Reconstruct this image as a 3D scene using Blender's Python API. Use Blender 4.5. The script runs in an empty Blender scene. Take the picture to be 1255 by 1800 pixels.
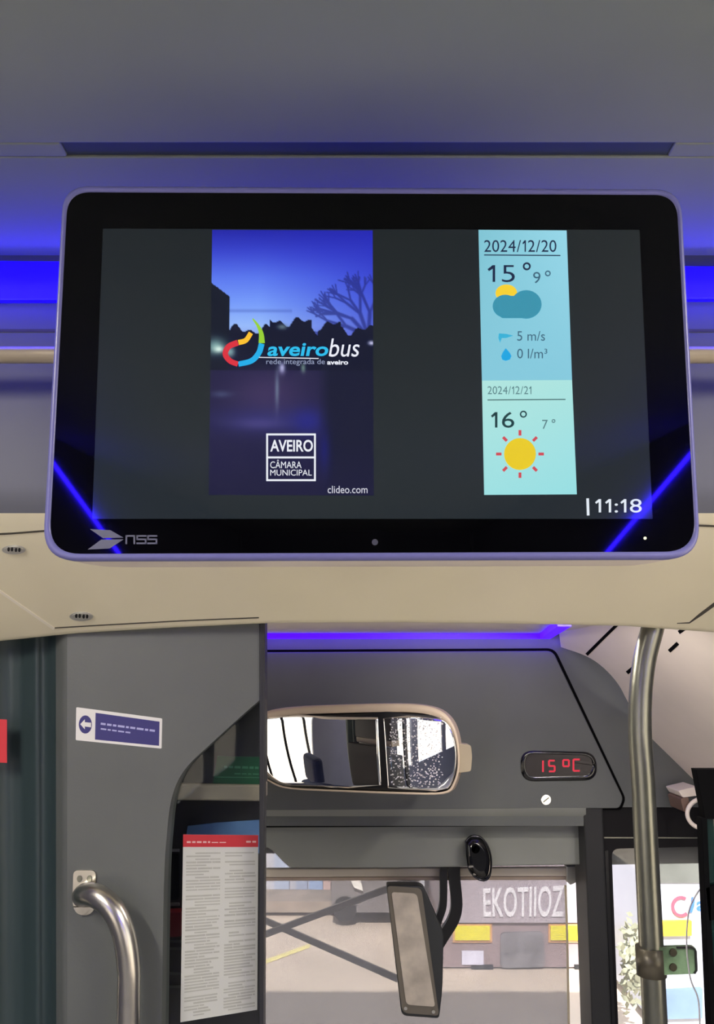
import bpy, math, random
from mathutils import Vector
import numpy as np

# ------------------------------------------------------------------ camera
W_PX, H_PX, F_PX = 1255, 1800, 1400.0
EYE = Vector((0, 0, 1.75))
PITCH = math.radians(11.5)
scene = bpy.context.scene
COL = scene.collection
cam_data = bpy.data.cameras.new('camera')
cam_data.sensor_fit = 'VERTICAL'
cam_data.sensor_height = 36
cam_data.lens = F_PX / H_PX * 36
cam_data.clip_start = 0.02
cam = bpy.data.objects.new('camera', cam_data)
COL.objects.link(cam)
cam.location = EYE
cam.rotation_euler = (math.pi / 2 + PITCH, 0, 0)
scene.camera = cam

# ------------------------------------------------------------------ exposure, sky, sun
EXPO = 0.9
KE = 2 ** -EXPO
scene.view_settings.view_transform = 'Standard'
scene.view_settings.look = 'None'
scene.view_settings.gamma = 1
scene.view_settings.use_curve_mapping = False
scene.view_settings.exposure = EXPO

world = bpy.data.worlds.new('sky')
scene.world = world
world.use_nodes = True
wn = world.node_tree
bg = wn.nodes['Background']
sky = wn.nodes.new('ShaderNodeTexSky')
sky.sky_type = 'PREETHAM'
sky.turbidity = 5
sky.sun_direction = (0.12, -0.72, 0.68)
mixw = wn.nodes.new('ShaderNodeMix'); mixw.data_type = 'RGBA'
mixw.inputs['Factor'].default_value = 0.75
wn.links.new(sky.outputs[0], mixw.inputs[6])
mixw.inputs[7].default_value = (1.0, 0.97, 0.92, 1)
wn.links.new(mixw.outputs[2], bg.inputs['Color'])
bg.inputs['Strength'].default_value = 1.1

SUN_ELEV, SUN_AZ = 43.0, 4.0
sun_data = bpy.data.lights.new('sun', 'SUN')
sun_data.energy = 8.0
sun_data.angle = math.radians(0.6)
sun_data.color = (1.0, 0.95, 0.89)
sun = bpy.data.objects.new('sun', sun_data)
COL.objects.link(sun)
_e, _a = math.radians(SUN_ELEV), math.radians(SUN_AZ)
SUN_DIR = Vector((math.sin(_a) * math.cos(_e), math.cos(_a) * math.cos(_e), -math.sin(_e)))
sun.rotation_euler = SUN_DIR.to_track_quat('-Z', 'Y').to_euler()


def area_lamp(name, loc, direction, sx, sy, power, color):
    ld = bpy.data.lights.new(name, 'AREA')
    ld.shape = 'RECTANGLE'; ld.size = sx; ld.size_y = sy
    ld.energy = power; ld.color = color
    o = bpy.data.objects.new(name, ld)
    COL.objects.link(o)
    o.location = loc
    o.rotation_euler = Vector(direction).to_track_quat('-Z', 'Y').to_euler()
    return o


def portal(loc, direction, sx, sy):
    o = area_lamp('daylight_portal', loc, direction, sx, sy, 1, (1, 1, 1))
    o.data.cycles.is_portal = True
    return o

# saloon dimensions
CEIL = EYE.z + 0.72
HALF = 1.27
WIN_LO, WIN_HI = 0.85, 1.82
for sgn in (-1, 1):
    for yc in (-5.0, -3.2, -1.4, 0.25):
        # size_y runs along local Y
        portal((sgn * (HALF + 0.05), yc, (WIN_LO + WIN_HI) / 2), (-sgn, 0, 0), WIN_HI - WIN_LO if False else 1.5, WIN_HI - WIN_LO)

# unseen lamps added to brighten the saloon (their housings are built further down)
LAMPS = [(-1.08, 0.1), (1.08, 0.1)]
LAMP_W = 17
for lx, ly in LAMPS:
    area_lamp('saloon_fill_light', (lx, ly, CEIL - 0.03), (0, 0, -1), 0.10, 1.0, LAMP_W, (1.0, 0.93, 0.82))

# ------------------------------------------------------------------ helpers
RGT = Vector((1, 0, 0))
FWD = Vector((0, math.cos(PITCH), math.sin(PITCH)))
UPV = Vector((0, -math.sin(PITCH), math.cos(PITCH)))


def ray(px, py):
    return FWD + RGT * ((px - W_PX / 2) / F_PX) + UPV * ((H_PX / 2 - py) / F_PX)


def P(px, py, Y):
    d = ray(px, py)
    return EYE + d * (Y / d.y)


class Plane:
    def __init__(s, p, n):
        s.p = Vector(p); s.n = Vector(n).normalized()
        if s.n.dot(EYE - s.p) < 0: s.n = -s.n

    def at(s, px, py, off=0.0):
        d = ray(px, py)
        t = (s.p + s.n * off - EYE).dot(s.n) / d.dot(s.n)
        return EYE + d * t


def YP(Y):
    return Plane((0, Y, 0), (0, -1, 0))


def plane3(a, b, c):
    return Plane(a, (b - a).cross(c - a))


def lin(c):
    c = c / 255.0
    return c / 12.92 if c <= 0.04045 else ((c + 0.055) / 1.055) ** 2.4


def rgb(r, g, b):
    return (lin(r), lin(g), lin(b), 1.0)


ORI = {}


def origin_of(o):
    return ORI.get(o.name, Vector((0, 0, 0)))


def set_tag(o, label=None, cat=None, group=None, kind=None):
    if label: o['label'] = label
    if cat: o['category'] = cat
    if group: o['group'] = group
    if kind: o['kind'] = kind
    return o


def thing(name, loc, label, cat, group=None):
    o = bpy.data.objects.new(name, None)
    COL.objects.link(o)
    o.empty_display_size = 0.05
    o.location = loc
    ORI[o.name] = Vector(loc)
    return set_tag(o, label, cat, group)


class MB:
    """collects shapes in world coordinates, builds ONE mesh object"""

    def __init__(s):
        s.v = []; s.f = []; s.sm = []

    def add(s, vs, fs, smooth=False):
        k = len(s.v)
        s.v += [Vector(v) for v in vs]
        s.f += [tuple(i + k for i in f) for f in fs]
        s.sm += [smooth] * len(fs)
        return s

    def box(s, a, b):
        x0, y0, z0 = a; x1, y1, z1 = b
        vs = [(x, y, z) for x in (x0, x1) for y in (y0, y1) for z in (z0, z1)]
        return s.add(vs, [(0, 1, 3, 2), (4, 6, 7, 5), (0, 4, 5, 1), (2, 3, 7, 6), (0, 2, 6, 4), (1, 5, 7, 3)])

    def prism(s, front, off):
        """front: list of points, off: vector to the back (or list of back points)"""
        n = len(front)
        back = off if isinstance(off, list) else [p + off for p in front]
        vs = list(front) + list(back)
        fs = [tuple(range(n)), tuple(range(2 * n - 1, n - 1, -1))]
        for i in range(n):
            j = (i + 1) % n
            fs.append((i, i + n, j + n, j))
        return s.add(vs, fs)

    def loft(s, rings, cap0=True, cap1=True, smooth=False):
        n = len(rings[0]); vs = [p for r in rings for p in r]; fs = []
        for k in range(len(rings) - 1):
            for i in range(n):
                j = (i + 1) % n
                fs.append((k * n + i, (k + 1) * n + i, (k + 1) * n + j, k * n + j))
        s.add(vs, fs, smooth)
        caps = []
        if cap0: s.add(rings[0], [tuple(range(n))])
        if cap1: s.add(rings[-1], [tuple(range(n - 1, -1, -1))])
        return s

    def tube(s, pts, r, seg=20, caps=True):
        pts = [Vector(p) for p in pts]
        rr = r if isinstance(r, (list, tuple)) else [r] * len(pts)
        rings = []; nrm = None
        for i, p in enumerate(pts):
            t = (pts[min(i + 1, len(pts) - 1)] - pts[max(i - 1, 0)]).normalized()
            if nrm is None:
                nrm = t.orthogonal().normalized()
            nrm = (nrm - t * nrm.dot(t)).normalized()
            b = t.cross(nrm)
            rings.append([p + (nrm * math.cos(a) + b * math.sin(a)) * rr[i] for a in [2 * math.pi * k / seg for k in range(seg)]])
        return s.loft(rings, caps, caps, True)

    def grid(s, rows, smooth=True):
        n = len(rows[0]); vs = [p for r in rows for p in r]; fs = []
        for k in range(len(rows) - 1):
            for i in range(n - 1):
                fs.append((k * n + i, k * n + i + 1, (k + 1) * n + i + 1, (k + 1) * n + i))
        return s.add(vs, fs, smooth)

    def build(s, name, mat, parent=None, bevel=0, fix=True, solid=0):
        me = bpy.data.meshes.new(name)
        if parent is not None:
            o0 = origin_of(parent)
        else:
            lo = [min(v[i] for v in s.v) for i in range(3)]; hi = [max(v[i] for v in s.v) for i in range(3)]
            o0 = Vector(((lo[0] + hi[0]) / 2, (lo[1] + hi[1]) / 2, lo[2]))
        me.from_pydata([tuple(v - o0) for v in s.v], [], s.f)
        for p, q in zip(me.polygons, s.sm): p.use_smooth = q
        me.materials.append(mat)
        if fix:
            import bmesh
            bm = bmesh.new(); bm.from_mesh(me)
            bmesh.ops.remove_doubles(bm, verts=bm.verts, dist=1e-6)
            bmesh.ops.recalc_face_normals(bm, faces=bm.faces)
            bm.to_mesh(me); bm.free()
        me.validate()
        o = bpy.data.objects.new(name, me)
        COL.objects.link(o)
        if parent is not None:
            o.parent = parent
        else:
            o.location = o0
        ORI[o.name] = o0
        if bevel:
            m = o.modifiers.new('bevel', 'BEVEL'); m.width = bevel; m.segments = 3
            m.limit_method = 'ANGLE'; m.angle_limit = math.radians(35)
        if solid:
            m = o.modifiers.new('solid', 'SOLIDIFY'); m.thickness = solid; m.offset = -1
        return o


def rounded(corners, rad, n=8):
    """rounded polygon in pixel space; rad a number or list"""
    out = []; m = len(corners)
    rad = rad if isinstance(rad, (list, tuple)) else [rad] * m
    for i in range(m):
        p = Vector((*corners[i], 0)); a = Vector((*corners[i - 1], 0)); b = Vector((*corners[(i + 1) % m], 0))
        if rad[i] <= 0.01:
            out.append((p.x, p.y)); continue
        da = (a - p).normalized(); db = (b - p).normalized()
        p0 = p + da * rad[i]; p1 = p + db * rad[i]
        for k in range(n + 1):
            t = k / n
            q = p0 * (1 - t) ** 2 + p * 2 * t * (1 - t) + p1 * t * t
            out.append((q.x, q.y))
    return out


def smooth_path(pts, n=8):
    """Catmull-Rom through points of any dimension"""
    pts = [Vector(p) for p in pts]
    e = [pts[0] * 2 - pts[1]] + pts + [pts[-1] * 2 - pts[-2]]
    out = []
    for i in range(1, len(e) - 2):
        a, b, c, d = e[i - 1], e[i], e[i + 1], e[i + 2]
        for k in range(n):
            t = k / n
            out.append(0.5 * ((2 * b) + (c - a) * t + (2 * a - 5 * b + 4 * c - d) * t * t + (3 * b - a - 3 * c + d) * t ** 3))
    out.append(pts[-1])
    return out


def circ(cx, cy, rx, ry=None, n=28):
    ry = rx if ry is None else ry
    return [(cx + rx * math.cos(2 * math.pi * k / n), cy + ry * math.sin(2 * math.pi * k / n)) for k in range(n)]


def plate(mb, poly, pl, off=0.0, th=0.0005):
    """thin plate with its outline on a plane, front face off+th above the plane"""
    f = [pl.at(x, y, off + th) for x, y in poly]
    return mb.prism(f, -pl.n * th)


def ribbon_poly(path, w):
    path = [Vector((p[0], p[1], 0)) for p in path]; L = []; R = []
    ws = w if isinstance(w, (list, tuple)) else [w] * len(path)
    for i, p in enumerate(path):
        t = (path[min(i + 1, len(path) - 1)] - path[max(i - 1, 0)]).normalized()
        nn = Vector((-t.y, t.x, 0)) * ws[i] / 2
        L.append((p + nn)); R.append((p - nn))
    return L, R


def ribbon(mb, path, w, pl, off=0.0, th=0.0005):
    L, R = ribbon_poly(path, w)
    for i in range(len(L) - 1):
        q = [L[i], L[i + 1], R[i + 1], R[i]]
        f = [pl.at(p.x, p.y, off + th) for p in q]
        mb.prism(f, -pl.n * th)
    return mb


_fontcache = {}


def _bbox(vs):
    return min(v.x for v in vs), max(v.x for v in vs), min(v.y for v in vs), max(v.y for v in vs)


def text_geo(body, bold=0.0, shear=0.0, spacing=1.0):
    """digits get a one with a flag, which the built-in face lacks"""
    if '1' not in body: return text_raw(body, bold, shear, spacing)
    z = _bbox(text_raw('0', bold)[0]); h0, h1 = z[2] + 0.01, z[3] - 0.01
    gap_ = 0.07 * spacing ** 3; x = 0; V = []; F = []
    w_ = 0.085 + 2 * bold
    for ch in body:
        if ch == ' ': x += 0.25; continue
        if ch == '1':
            st = 0.24
            v = [Vector(p) for p in ((st - w_, h0, 0), (st, h0, 0), (st, h1, 0), (st - w_, h1, 0), (st - w_ * 0.6, h1 - 0.12, 0), (0.06, h1 - 0.24, 0), (0.02, h1 - 0.16, 0))]
            f = [(0, 1, 2, 3), (3, 4, 5, 6)]; wd = 0.30
        else:
            v, f = text_raw(ch, bold); b0 = _bbox(v); v = [p - Vector((b0[0], 0, 0)) for p in v]; wd = b0[1] - b0[0]
        k = len(V); V += [p + Vector((x, 0, 0)) for p in v]; F += [tuple(i + k for i in q) for q in f]; x += wd + gap_
    return V, F


def text_raw(body, bold=0.0, shear=0.0, spacing=1.0):
    key = (body, bold, shear, spacing)
    if key in _fontcache: return _fontcache[key]
    cu = bpy.data.curves.new('t', 'FONT')
    cu.body = body; cu.size = 1; cu.offset = bold; cu.shear = shear; cu.space_character = spacing
    cu.resolution_u = 4
    ob = bpy.data.objects.new('t', cu)
    COL.objects.link(ob)
    dg = bpy.context.evaluated_depsgraph_get()
    me = bpy.data.meshes.new_from_object(ob.evaluated_get(dg))
    vs = [v.co.copy() for v in me.vertices]; fs = [tuple(p.vertices) for p in me.polygons]
    bpy.data.objects.remove(ob); bpy.data.curves.remove(cu); bpy.data.meshes.remove(me)
    _fontcache[key] = (vs, fs)
    return vs, fs


def text(mb, body, quad, pl, off=0.0, bold=0.0, shear=0.0, spacing=1.0, th=0.0004):
    """quad = TL, TR, BR, BL in pixels: the ink's bounding box is mapped onto it"""
    vs, fs = text_geo(body, bold, shear, spacing)
    x0 = min(v.x for v in vs); x1 = max(v.x for v in vs); y0 = min(v.y for v in vs); y1 = max(v.y for v in vs)
    TL, TR, BR, BL = [Vector((*q, 0)) for q in quad]
    pts = []
    for v in vs:
        u = (v.x - x0) / (x1 - x0); w = (v.y - y0) / (y1 - y0)
        q = (BL * (1 - u) + BR * u) * (1 - w) + (TL * (1 - u) + TR * u) * w
        pts.append(pl.at(q.x, q.y, off + th))
    return mb.add(pts, fs)


def tbox(mb, body, x0, y0, x1, y1, pl, off=0.0, slope=0.0, **k):
    d = slope * (x1 - x0)
    return text(mb, body, [(x0, y0), (x1, y0 + d), (x1, y1 + d), (x0, y1)], pl, off, **k)


# ------------------------------------------------------------------ materials
def mat(name, color, rough=0.5, metal=0.0, noise=0.04, nscale=6.0, emit=None, es=1.0, spec=0.5, coat=0.0, bump=0.0, bscale=200.0):
    m = bpy.data.materials.new(name); m.use_nodes = True
    nt = m.node_tree; b = nt.nodes['Principled BSDF']
    b.inputs['Roughness'].default_value = rough
    b.inputs['Metallic'].default_value = metal
    b.inputs['Specular IOR Level'].default_value = spec
    b.inputs['Coat Weight'].default_value = coat
    b.inputs['Coat Roughness'].default_value = 0.15
    c = Vector(color[:3])
    tc = nt.nodes.new('ShaderNodeTexCoord')
    if noise > 0:
        nz = nt.nodes.new('ShaderNodeTexNoise'); nz.inputs['Scale'].default_value = nscale; nz.inputs['Detail'].default_value = 4
        nt.links.new(tc.outputs['Object'], nz.inputs['Vector'])
        rp = nt.nodes.new('ShaderNodeValToRGB')
        lo = c * (1 - noise * 2); hi = c * (1 + noise * 2)
        rp.color_ramp.elements[0].position = 0.3; rp.color_ramp.elements[1].position = 0.7
        rp.color_ramp.elements[0].color = (*lo, 1); rp.color_ramp.elements[1].color = (*[min(1, x) for x in hi], 1)
        nt.links.new(nz.outputs['Fac'], rp.inputs['Fac'])
        nt.links.new(rp.outputs['Color'], b.inputs['Base Color'])
    else:
        b.inputs['Base Color'].default_value = (*c, 1)
    if bump > 0:
        n2 = nt.nodes.new('ShaderNodeTexNoise'); n2.inputs['Scale'].default_value = bscale
        nt.links.new(tc.outputs['Object'], n2.inputs['Vector'])
        bp = nt.nodes.new('ShaderNodeBump'); bp.inputs['Strength'].default_value = bump; bp.inputs['Distance'].default_value = 0.001
        nt.links.new(n2.outputs['Fac'], bp.inputs['Height']); nt.links.new(bp.outputs['Normal'], b.inputs['Normal'])
    if emit is not None:
        b.inputs['Emission Color'].default_value = emit
        b.inputs['Emission Strength'].default_value = es
    return m


def screen_mat(name, color, s=1.0):
    """a lit part of the display seen under the glossy glass"""
    return mat(name, (0.004, 0.004, 0.005), rough=0.06, noise=0, emit=color, es=s * KE)


def glass_mat(name, tint=(1, 1, 1), refl=0.06, diff=0.0, dcol=(0.5, 0.5, 0.5)):
    m = bpy.data.materials.new(name); m.use_nodes = True
    nt = m.node_tree; nt.nodes.clear()
    out = nt.nodes.new('ShaderNodeOutputMaterial')
    tr = nt.nodes.new('ShaderNodeBsdfTransparent'); tr.inputs['Color'].default_value = (*tint, 1)
    gl = nt.nodes.new('ShaderNodeBsdfGlossy'); gl.inputs['Roughness'].default_value = 0.02
    mx = nt.nodes.new('ShaderNodeMixShader'); mx.inputs['Fac'].default_value = refl
    nt.links.new(tr.outputs[0], mx.inputs[1]); nt.links.new(gl.outputs[0], mx.inputs[2])
    last = mx
    if diff > 0:
        df = nt.nodes.new('ShaderNodeBsdfDiffuse'); df.inputs['Color'].default_value = (*dcol, 1)
        tl = nt.nodes.new('ShaderNodeBsdfTranslucent'); tl.inputs['Color'].default_value = (*dcol, 1)
        m1 = nt.nodes.new('ShaderNodeMixShader'); m1.inputs['Fac'].default_value = 0.5
        nt.links.new(df.outputs[0], m1.inputs[1]); nt.links.new(tl.outputs[0], m1.inputs[2])
        m2 = nt.nodes.new('ShaderNodeMixShader'); m2.inputs['Fac'].default_value = diff
        nt.links.new(mx.outputs[0], m2.inputs[1]); nt.links.new(m1.outputs[0], m2.inputs[2])
        last = m2
    nt.links.new(last.outputs[0], out.inputs['Surface'])
    return m


M = {
    'ceiling': mat('ceiling_grey', rgb(138, 146, 136), 0.55, noise=0.02, nscale=3),
    'beige': mat('beige_plastic', rgb(224, 216, 188), 0.4, noise=0.015, bump=0.1),
    'cream': mat('cream_plastic', rgb(240, 228, 216), 0.5, noise=0.02),
    'groove': mat('groove_dark', rgb(70, 66, 58), 0.7, noise=0),
    'seam_light': mat('seam_light', rgb(235, 228, 210), 0.5, noise=0),
    'part_grey': mat('partition_grey', rgb(96, 99, 97), 0.42, noise=0.03, bump=0.15),
    'part_edge': mat('partition_edge', rgb(82, 88, 86), 0.5, noise=0.02),
    'dark': mat('dark_plastic', rgb(40, 40, 44), 0.45, noise=0.03),
    'black': mat('black_plastic', rgb(16, 16, 19), 0.35, noise=0),
    'gloss_black': mat('gloss_black', rgb(8, 8, 10), 0.12, noise=0, coat=0.6),
    'fascia': mat('fascia_grey', rgb(96, 99, 97), 0.5, noise=0.03, bump=0.12),
    'fascia2': mat('fascia_lower', rgb(136, 138, 132), 0.45, noise=0.02),
    'glassblack': mat('screen_glass', (0.001, 0.001, 0.0015), 0.03, noise=0, spec=0.25),
    'rim': mat('monitor_rim', rgb(104, 104, 160), 0.35, noise=0.0, coat=0.2),
    'steel': mat('brushed_steel', rgb(205, 200, 190), 0.28, metal=1.0, noise=0.03, nscale=30),
    'steel_dark': mat('worn_steel', rgb(140, 140, 128), 0.32, metal=0.9, noise=0.04, nscale=20),
    'alu': mat('aluminium', rgb(200, 198, 190), 0.35, metal=0.6, noise=0.03),
    'chrome': mat('chrome', rgb(240, 240, 240), 0.08, metal=1.0, noise=0),
    'rail': mat('grab_rail', rgb(190, 176, 150), 0.35, metal=0.3, noise=0.03),
    'white': mat('white_plastic', rgb(232, 230, 226), 0.5, noise=0.02),
    'paper': mat('paper', rgb(226, 222, 216), 0.8, noise=0.01),
    'ink': mat('grey_print', rgb(196, 192, 184), 0.8, noise=0.03, nscale=40),
    'red': mat('red_print', rgb(214, 52, 62), 0.6, noise=0.02),
    'redlight': mat('pale_red_print', rgb(244, 190, 186), 0.6, noise=0),
    'navy': mat('navy_print', rgb(52, 48, 118), 0.4, noise=0.03),
    'pale': mat('pale_print', rgb(176, 176, 222), 0.5, noise=0),
    'green': mat('green_sign', rgb(14, 78, 50), 0.5, noise=0.05),
    'greenpale': mat('green_sign_print', rgb(60, 120, 92), 0.5, noise=0),
    'floor': mat('bus_floor', rgb(186, 182, 172), 0.5, noise=0.08, nscale=40),
    'wall': mat('bus_side_wall', rgb(96, 98, 112), 0.5, noise=0.02),
    'tealglass': glass_mat('teal_glass', (0.08, 0.2, 0.17), 0.08, 0.3, (0.03, 0.12, 0.10)),
    'pane': glass_mat('window_pane', (0.95, 0.97, 0.96), 0.04),
    'hazepane': glass_mat('windscreen_pane', (0.96, 0.97, 0.97), 0.05, 0.05, (0.8, 0.8, 0.8)),
    'blind': glass_mat('blind_mesh', (0.97, 0.96, 0.96), 0.0, 0.5, rgb(136, 138, 146)[:3]),
    'acrylic': mat('green_acrylic', rgb(112, 138, 106), 0.15, noise=0.25, nscale=25, coat=0.5),
    'asphalt': mat('sunlit_paving', rgb(206, 190, 174), 0.9, noise=0.06, nscale=1.5),
    'hatchgap': mat('gap_black', rgb(6, 6, 7), 0.8, noise=0, spec=0.08),
    'skyblue': mat('blue_sheet', rgb(92, 128, 176), 0.5, noise=0.1, nscale=12),
    'maroon': mat('maroon_box', rgb(118, 22, 30), 0.5, noise=0.1),
}

# ------------------------------------------------------------------ setting: saloon shell
Y_BACK, Y_FRONT = -7.0, 2.75
YB = 1.28                                    # transverse bulkhead, upright part
z_crease = P(627, 905, YB).z
YS = 1.50                                    # depth of its lower edge
pS0 = Vector((0, YB, z_crease)); pS1 = Vector((0, YS, P(627, 1100, YS).z))
PL_UP = YP(YB)
PL_SL = Plane(pS0, Vector((1, 0, 0)).cross(pS1 - pS0))

# ceiling with a shallow groove across it in front of the screen
g0 = EYE.y + (CEIL - EYE.z) / (P(627, 252, 1).z - EYE.z)
g1 = EYE.y + (CEIL - EYE.z) / (P(627, 276, 1).z - EYE.z)
gx0, gx1 = (ray(112, 264) * ((CEIL - EYE.z) / ray(112, 264).z)).x, (ray(1180, 264) * ((CEIL - EYE.z) / ray(1180, 264).z)).x
m = MB()
m.box((-HALF, Y_BACK, CEIL), (HALF, g0 if g0 < g1 else g1, CEIL + 0.05))
ga, gb = min(g0, g1), max(g0, g1)
m.box((-HALF, gb, CEIL), (HALF, YB + 0.3, CEIL + 0.05))
m.box((-HALF, ga, CEIL), (gx0, gb, CEIL + 0.05))
m.box((gx1, ga, CEIL), (HALF, gb, CEIL + 0.05))
m.box((gx0, ga, CEIL + 0.035), (gx1, gb, CEIL + 0.05))
ceil = m.build('ceiling', M['ceiling'], bevel=0.003); ceil['kind'] = 'structure'
MB().box((gx0 + 0.001, ga + 0.001, CEIL + 0.003), (gx1 - 0.001, gb - 0.001, CEIL + 0.034)).build('groove_shade', mat('shade_slate', rgb(62, 72, 92), 0.6, noise=0.05), ceil)  # dark plate in the groove, its slate colour stands in for shade

m = MB().box((-1.3, Y_BACK, CEIL + 0.06), (1.3, Y_FRONT, CEIL + 0.14))
roof = m.build('ceiling', M['white']); roof['kind'] = 'structure'
m = MB().box((-1.3, Y_BACK, -0.06), (1.3, Y_FRONT, 0.0))
fl = m.build('floor', M['floor']); fl['kind'] = 'structure'
m = MB().box((-1.3, Y_BACK - 0.05, 0.001), (1.3, Y_BACK, CEIL))
bw = m.build('wall_back', M['part_grey']); bw['kind'] = 'structure'
segs = [(-5.75, -4.25), (-3.95, -2.45), (-2.15, -0.65), (-0.4, 1.0)]
nwin = 3
for sgn, side in ((-1, 'left'), (1, 'right')):
    xa, xb = (sgn * HALF, sgn * (HALF + 0.04)) if sgn > 0 else (sgn * (HALF + 0.04), sgn * HALF)
    m = MB()
    hole = list(segs)
    if sgn < 0: hole = hole[:3] + [(-0.4, 0.1), (1.64, 2.36)]
    m.box((xa, Y_BACK, 0.001), (xb, Y_FRONT, WIN_LO)); m.box((xa, Y_BACK, WIN_HI), (xb, Y_FRONT, CEIL + 0.05))
    yy = Y_BACK
    for a, b in hole + [(Y_FRONT, Y_FRONT)]:
        m.box((xa, yy, WIN_LO), (xb, a, WIN_HI)); yy = b
    w = m.build('wall_' + side, M['wall']); w['kind'] = 'structure'
    for a, b in hole:
        g = MB().box((xa + 0.015, a, WIN_LO), (xb - 0.015, b, WIN_HI)).build('window_%d' % nwin, M['pane'])
        g['kind'] = 'structure'; nwin += 1
portal((-HALF - 0.05, 2.0, (WIN_LO + WIN_HI) / 2), (1, 0, 0), 0.72, WIN_HI - WIN_LO)

# housings of the added saloon fill lamps, out of view
for i, (lx, ly) in enumerate(LAMPS):
    o = MB().box((lx - 0.07, ly - 0.52, CEIL - 0.025), (lx + 0.07, ly + 0.52, CEIL - 0.001)).build('fill_lamp', M['white'])
    set_tag(o, 'unseen long white fill lamp added above the %s saloon windows' % ('left' if lx < 0 else 'right'), 'fill lamp', 'added saloon fill lamps')

# bulkhead: upright part, crease, slanting soffit with an arched lower edge
edge = [(-200, 1136), (6, 1124), (130, 1111), (300, 1101), (470, 1093), (700, 1092), (900, 1094), (1100, 1098), (1255, 1109), (1450, 1122)]


def edge_y(px):
    for (a, b), (c, d) in zip(edge[:-1], edge[1:]):
        if px <= c: return b + (d - b) * (px - a) / (c - a)
    return edge[-1][1]


rows = []
pxs = [-160 + 20 * i for i in range(80)]
for kind in range(11):
    r = []
    for px in pxs:
        bp_ = PL_SL.at(px, edge_y(px))
        if kind <= 6:
            x = bp_.x
            t = kind
            if t == 0: r.append(Vector((x, YB, CEIL + 0.01)))
            elif t == 1: r.append(Vector((x, YB, z_crease + 0.05)))
            elif t == 2: r.append(Vector((x, YB + 0.001, z_crease + 0.025)))
            elif t == 3: r.append(Vector((x, YB + 0.006, z_crease + 0.004)))
            elif t == 4: r.append(Vector((x, YB, z_crease)).lerp(bp_, 0.10))
            elif t == 5: r.append(Vector((x, YB, z_crease)).lerp(bp_, 0.5))
            else: r.append(bp_ - (bp_ - Vector((x, YB, z_crease))).normalized() * 0.006)
        elif kind == 7: r.append(bp_ + Vector((0, 0.001, -0.001)))
        elif kind == 8: r.append(bp_ + Vector((0, 0.006, -0.002)))
        elif kind == 9: r.append(bp_ + Vector((0, 0.012, 0.002)))
        else: r.append(bp_ + Vector((0, 0.02, 0.04)))
    rows.append(r)
bulk = MB().grid(rows[3:]).build('trim_1', M['beige'], fix=True)
bulk['kind'] = 'structure'
up_ = MB().grid(rows[:4]).build('upright_panel', mat('upright_grey', rgb(82, 84, 96), 0.5, noise=0.02), bulk); up_['label'] = 'grey upright upper part'
bulk['label'] = 'beige moulded cross panel behind and under the screen'
# dark line at the top of the upright part, seams, fasteners
m = MB()
ribbon(m, [(-40, 581), (1300, 581)], 5, PL_UP, 0, 0.001)
ribbon(m, [(-40, 941), (20, 938), (110, 931)], 3, PL_SL, 0, 0.0006)
ribbon(m, [(1200, 923), (1300, 927)], 3, PL_SL, 0, 0.0006)
ribbon(m, [(96, 1104), (200, 1098), (330, 1091), (455, 1086)], 1.8, PL_SL, 0, 0.0006)
ribbon(m, [(1262, 1058), (1232, 1080), (1212, 1095), (1190, 1096)], [6, 5, 2, 1], PL_SL, 0, 0.0006)
m.build('panel_seam', M['groove'], bulk)
m = MB()
ribbon(m, [(-40, 1008), (0, 1040), (95, 1106)], 4, PL_SL, 0, 0.0012)
m.build('panel_bead', M['seam_light'], bulk)
for cx, cy in ((24, 967), (143, 1084)):
    m = MB()
    for k, (rx, ry, o0) in enumerate(((21, 8, 0.0), (17, 6, 0.0015))):
        plate(m, circ(cx, cy, rx, ry), PL_SL, o0, 0.0016)
    o = m.build('panel_fastener', M['alu'], bulk, bevel=0.0006)
    m = MB()
    for dx in (-9, -3, 4, 10):
        plate(m, circ(cx + dx, cy + (dx % 3) - 1, 2.2, 3.6, 10), PL_SL, 0.0031, 0.0008)
    m.build('screw_slot', M['black'], o)

# blue light strip across the bulkhead just under the ceiling
m = MB()
q = [(-160, 457), (1420, 469), (1420, 525), (-160, 528)]
plate(m, q, PL_UP, 0.0, 0.012)
strip = m.build('light_strip', mat('blue_light', (0.01, 0.0, 0.3), 0.4, noise=0, emit=(0.002, 0.0, 1.0, 1), es=2.6), bevel=0.002)
zl = PL_UP.at(627, 530).z
bl_ = area_lamp('light_strip_glow', (0, YB - 0.06, zl + 0.03), (0, 0.4, -1), 2.4, 0.05, 2.6, (0.03, 0.02, 1.0))
bl2 = area_lamp('light_strip_glow', (0, YB - 0.03, PL_UP.at(627, 470).z), (0, -1.0, 0.35), 2.4, 0.03, 0.3, (0.06, 0.04, 1.0))
set_tag(strip, 'wide blue light strip along the cross panel behind the screen, just under the ceiling', 'light strip')

# overhead hand rail in front of the bulkhead
YR = 1.19
m = MB()
rz0, rz1 = P(40, 606, YR), P(1235, 627, YR)
a = Vector((-HALF, YR, P(0, 624, YR).z)); b = Vector((HALF, YR, P(1255, 624, YR).z))
m.tube([a, b], 0.0135, 24)
hr = m.build('hand_rail', M['rail'])
set_tag(hr, 'horizontal beige hand rail running behind the screen under the ceiling', 'hand rail')

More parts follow.
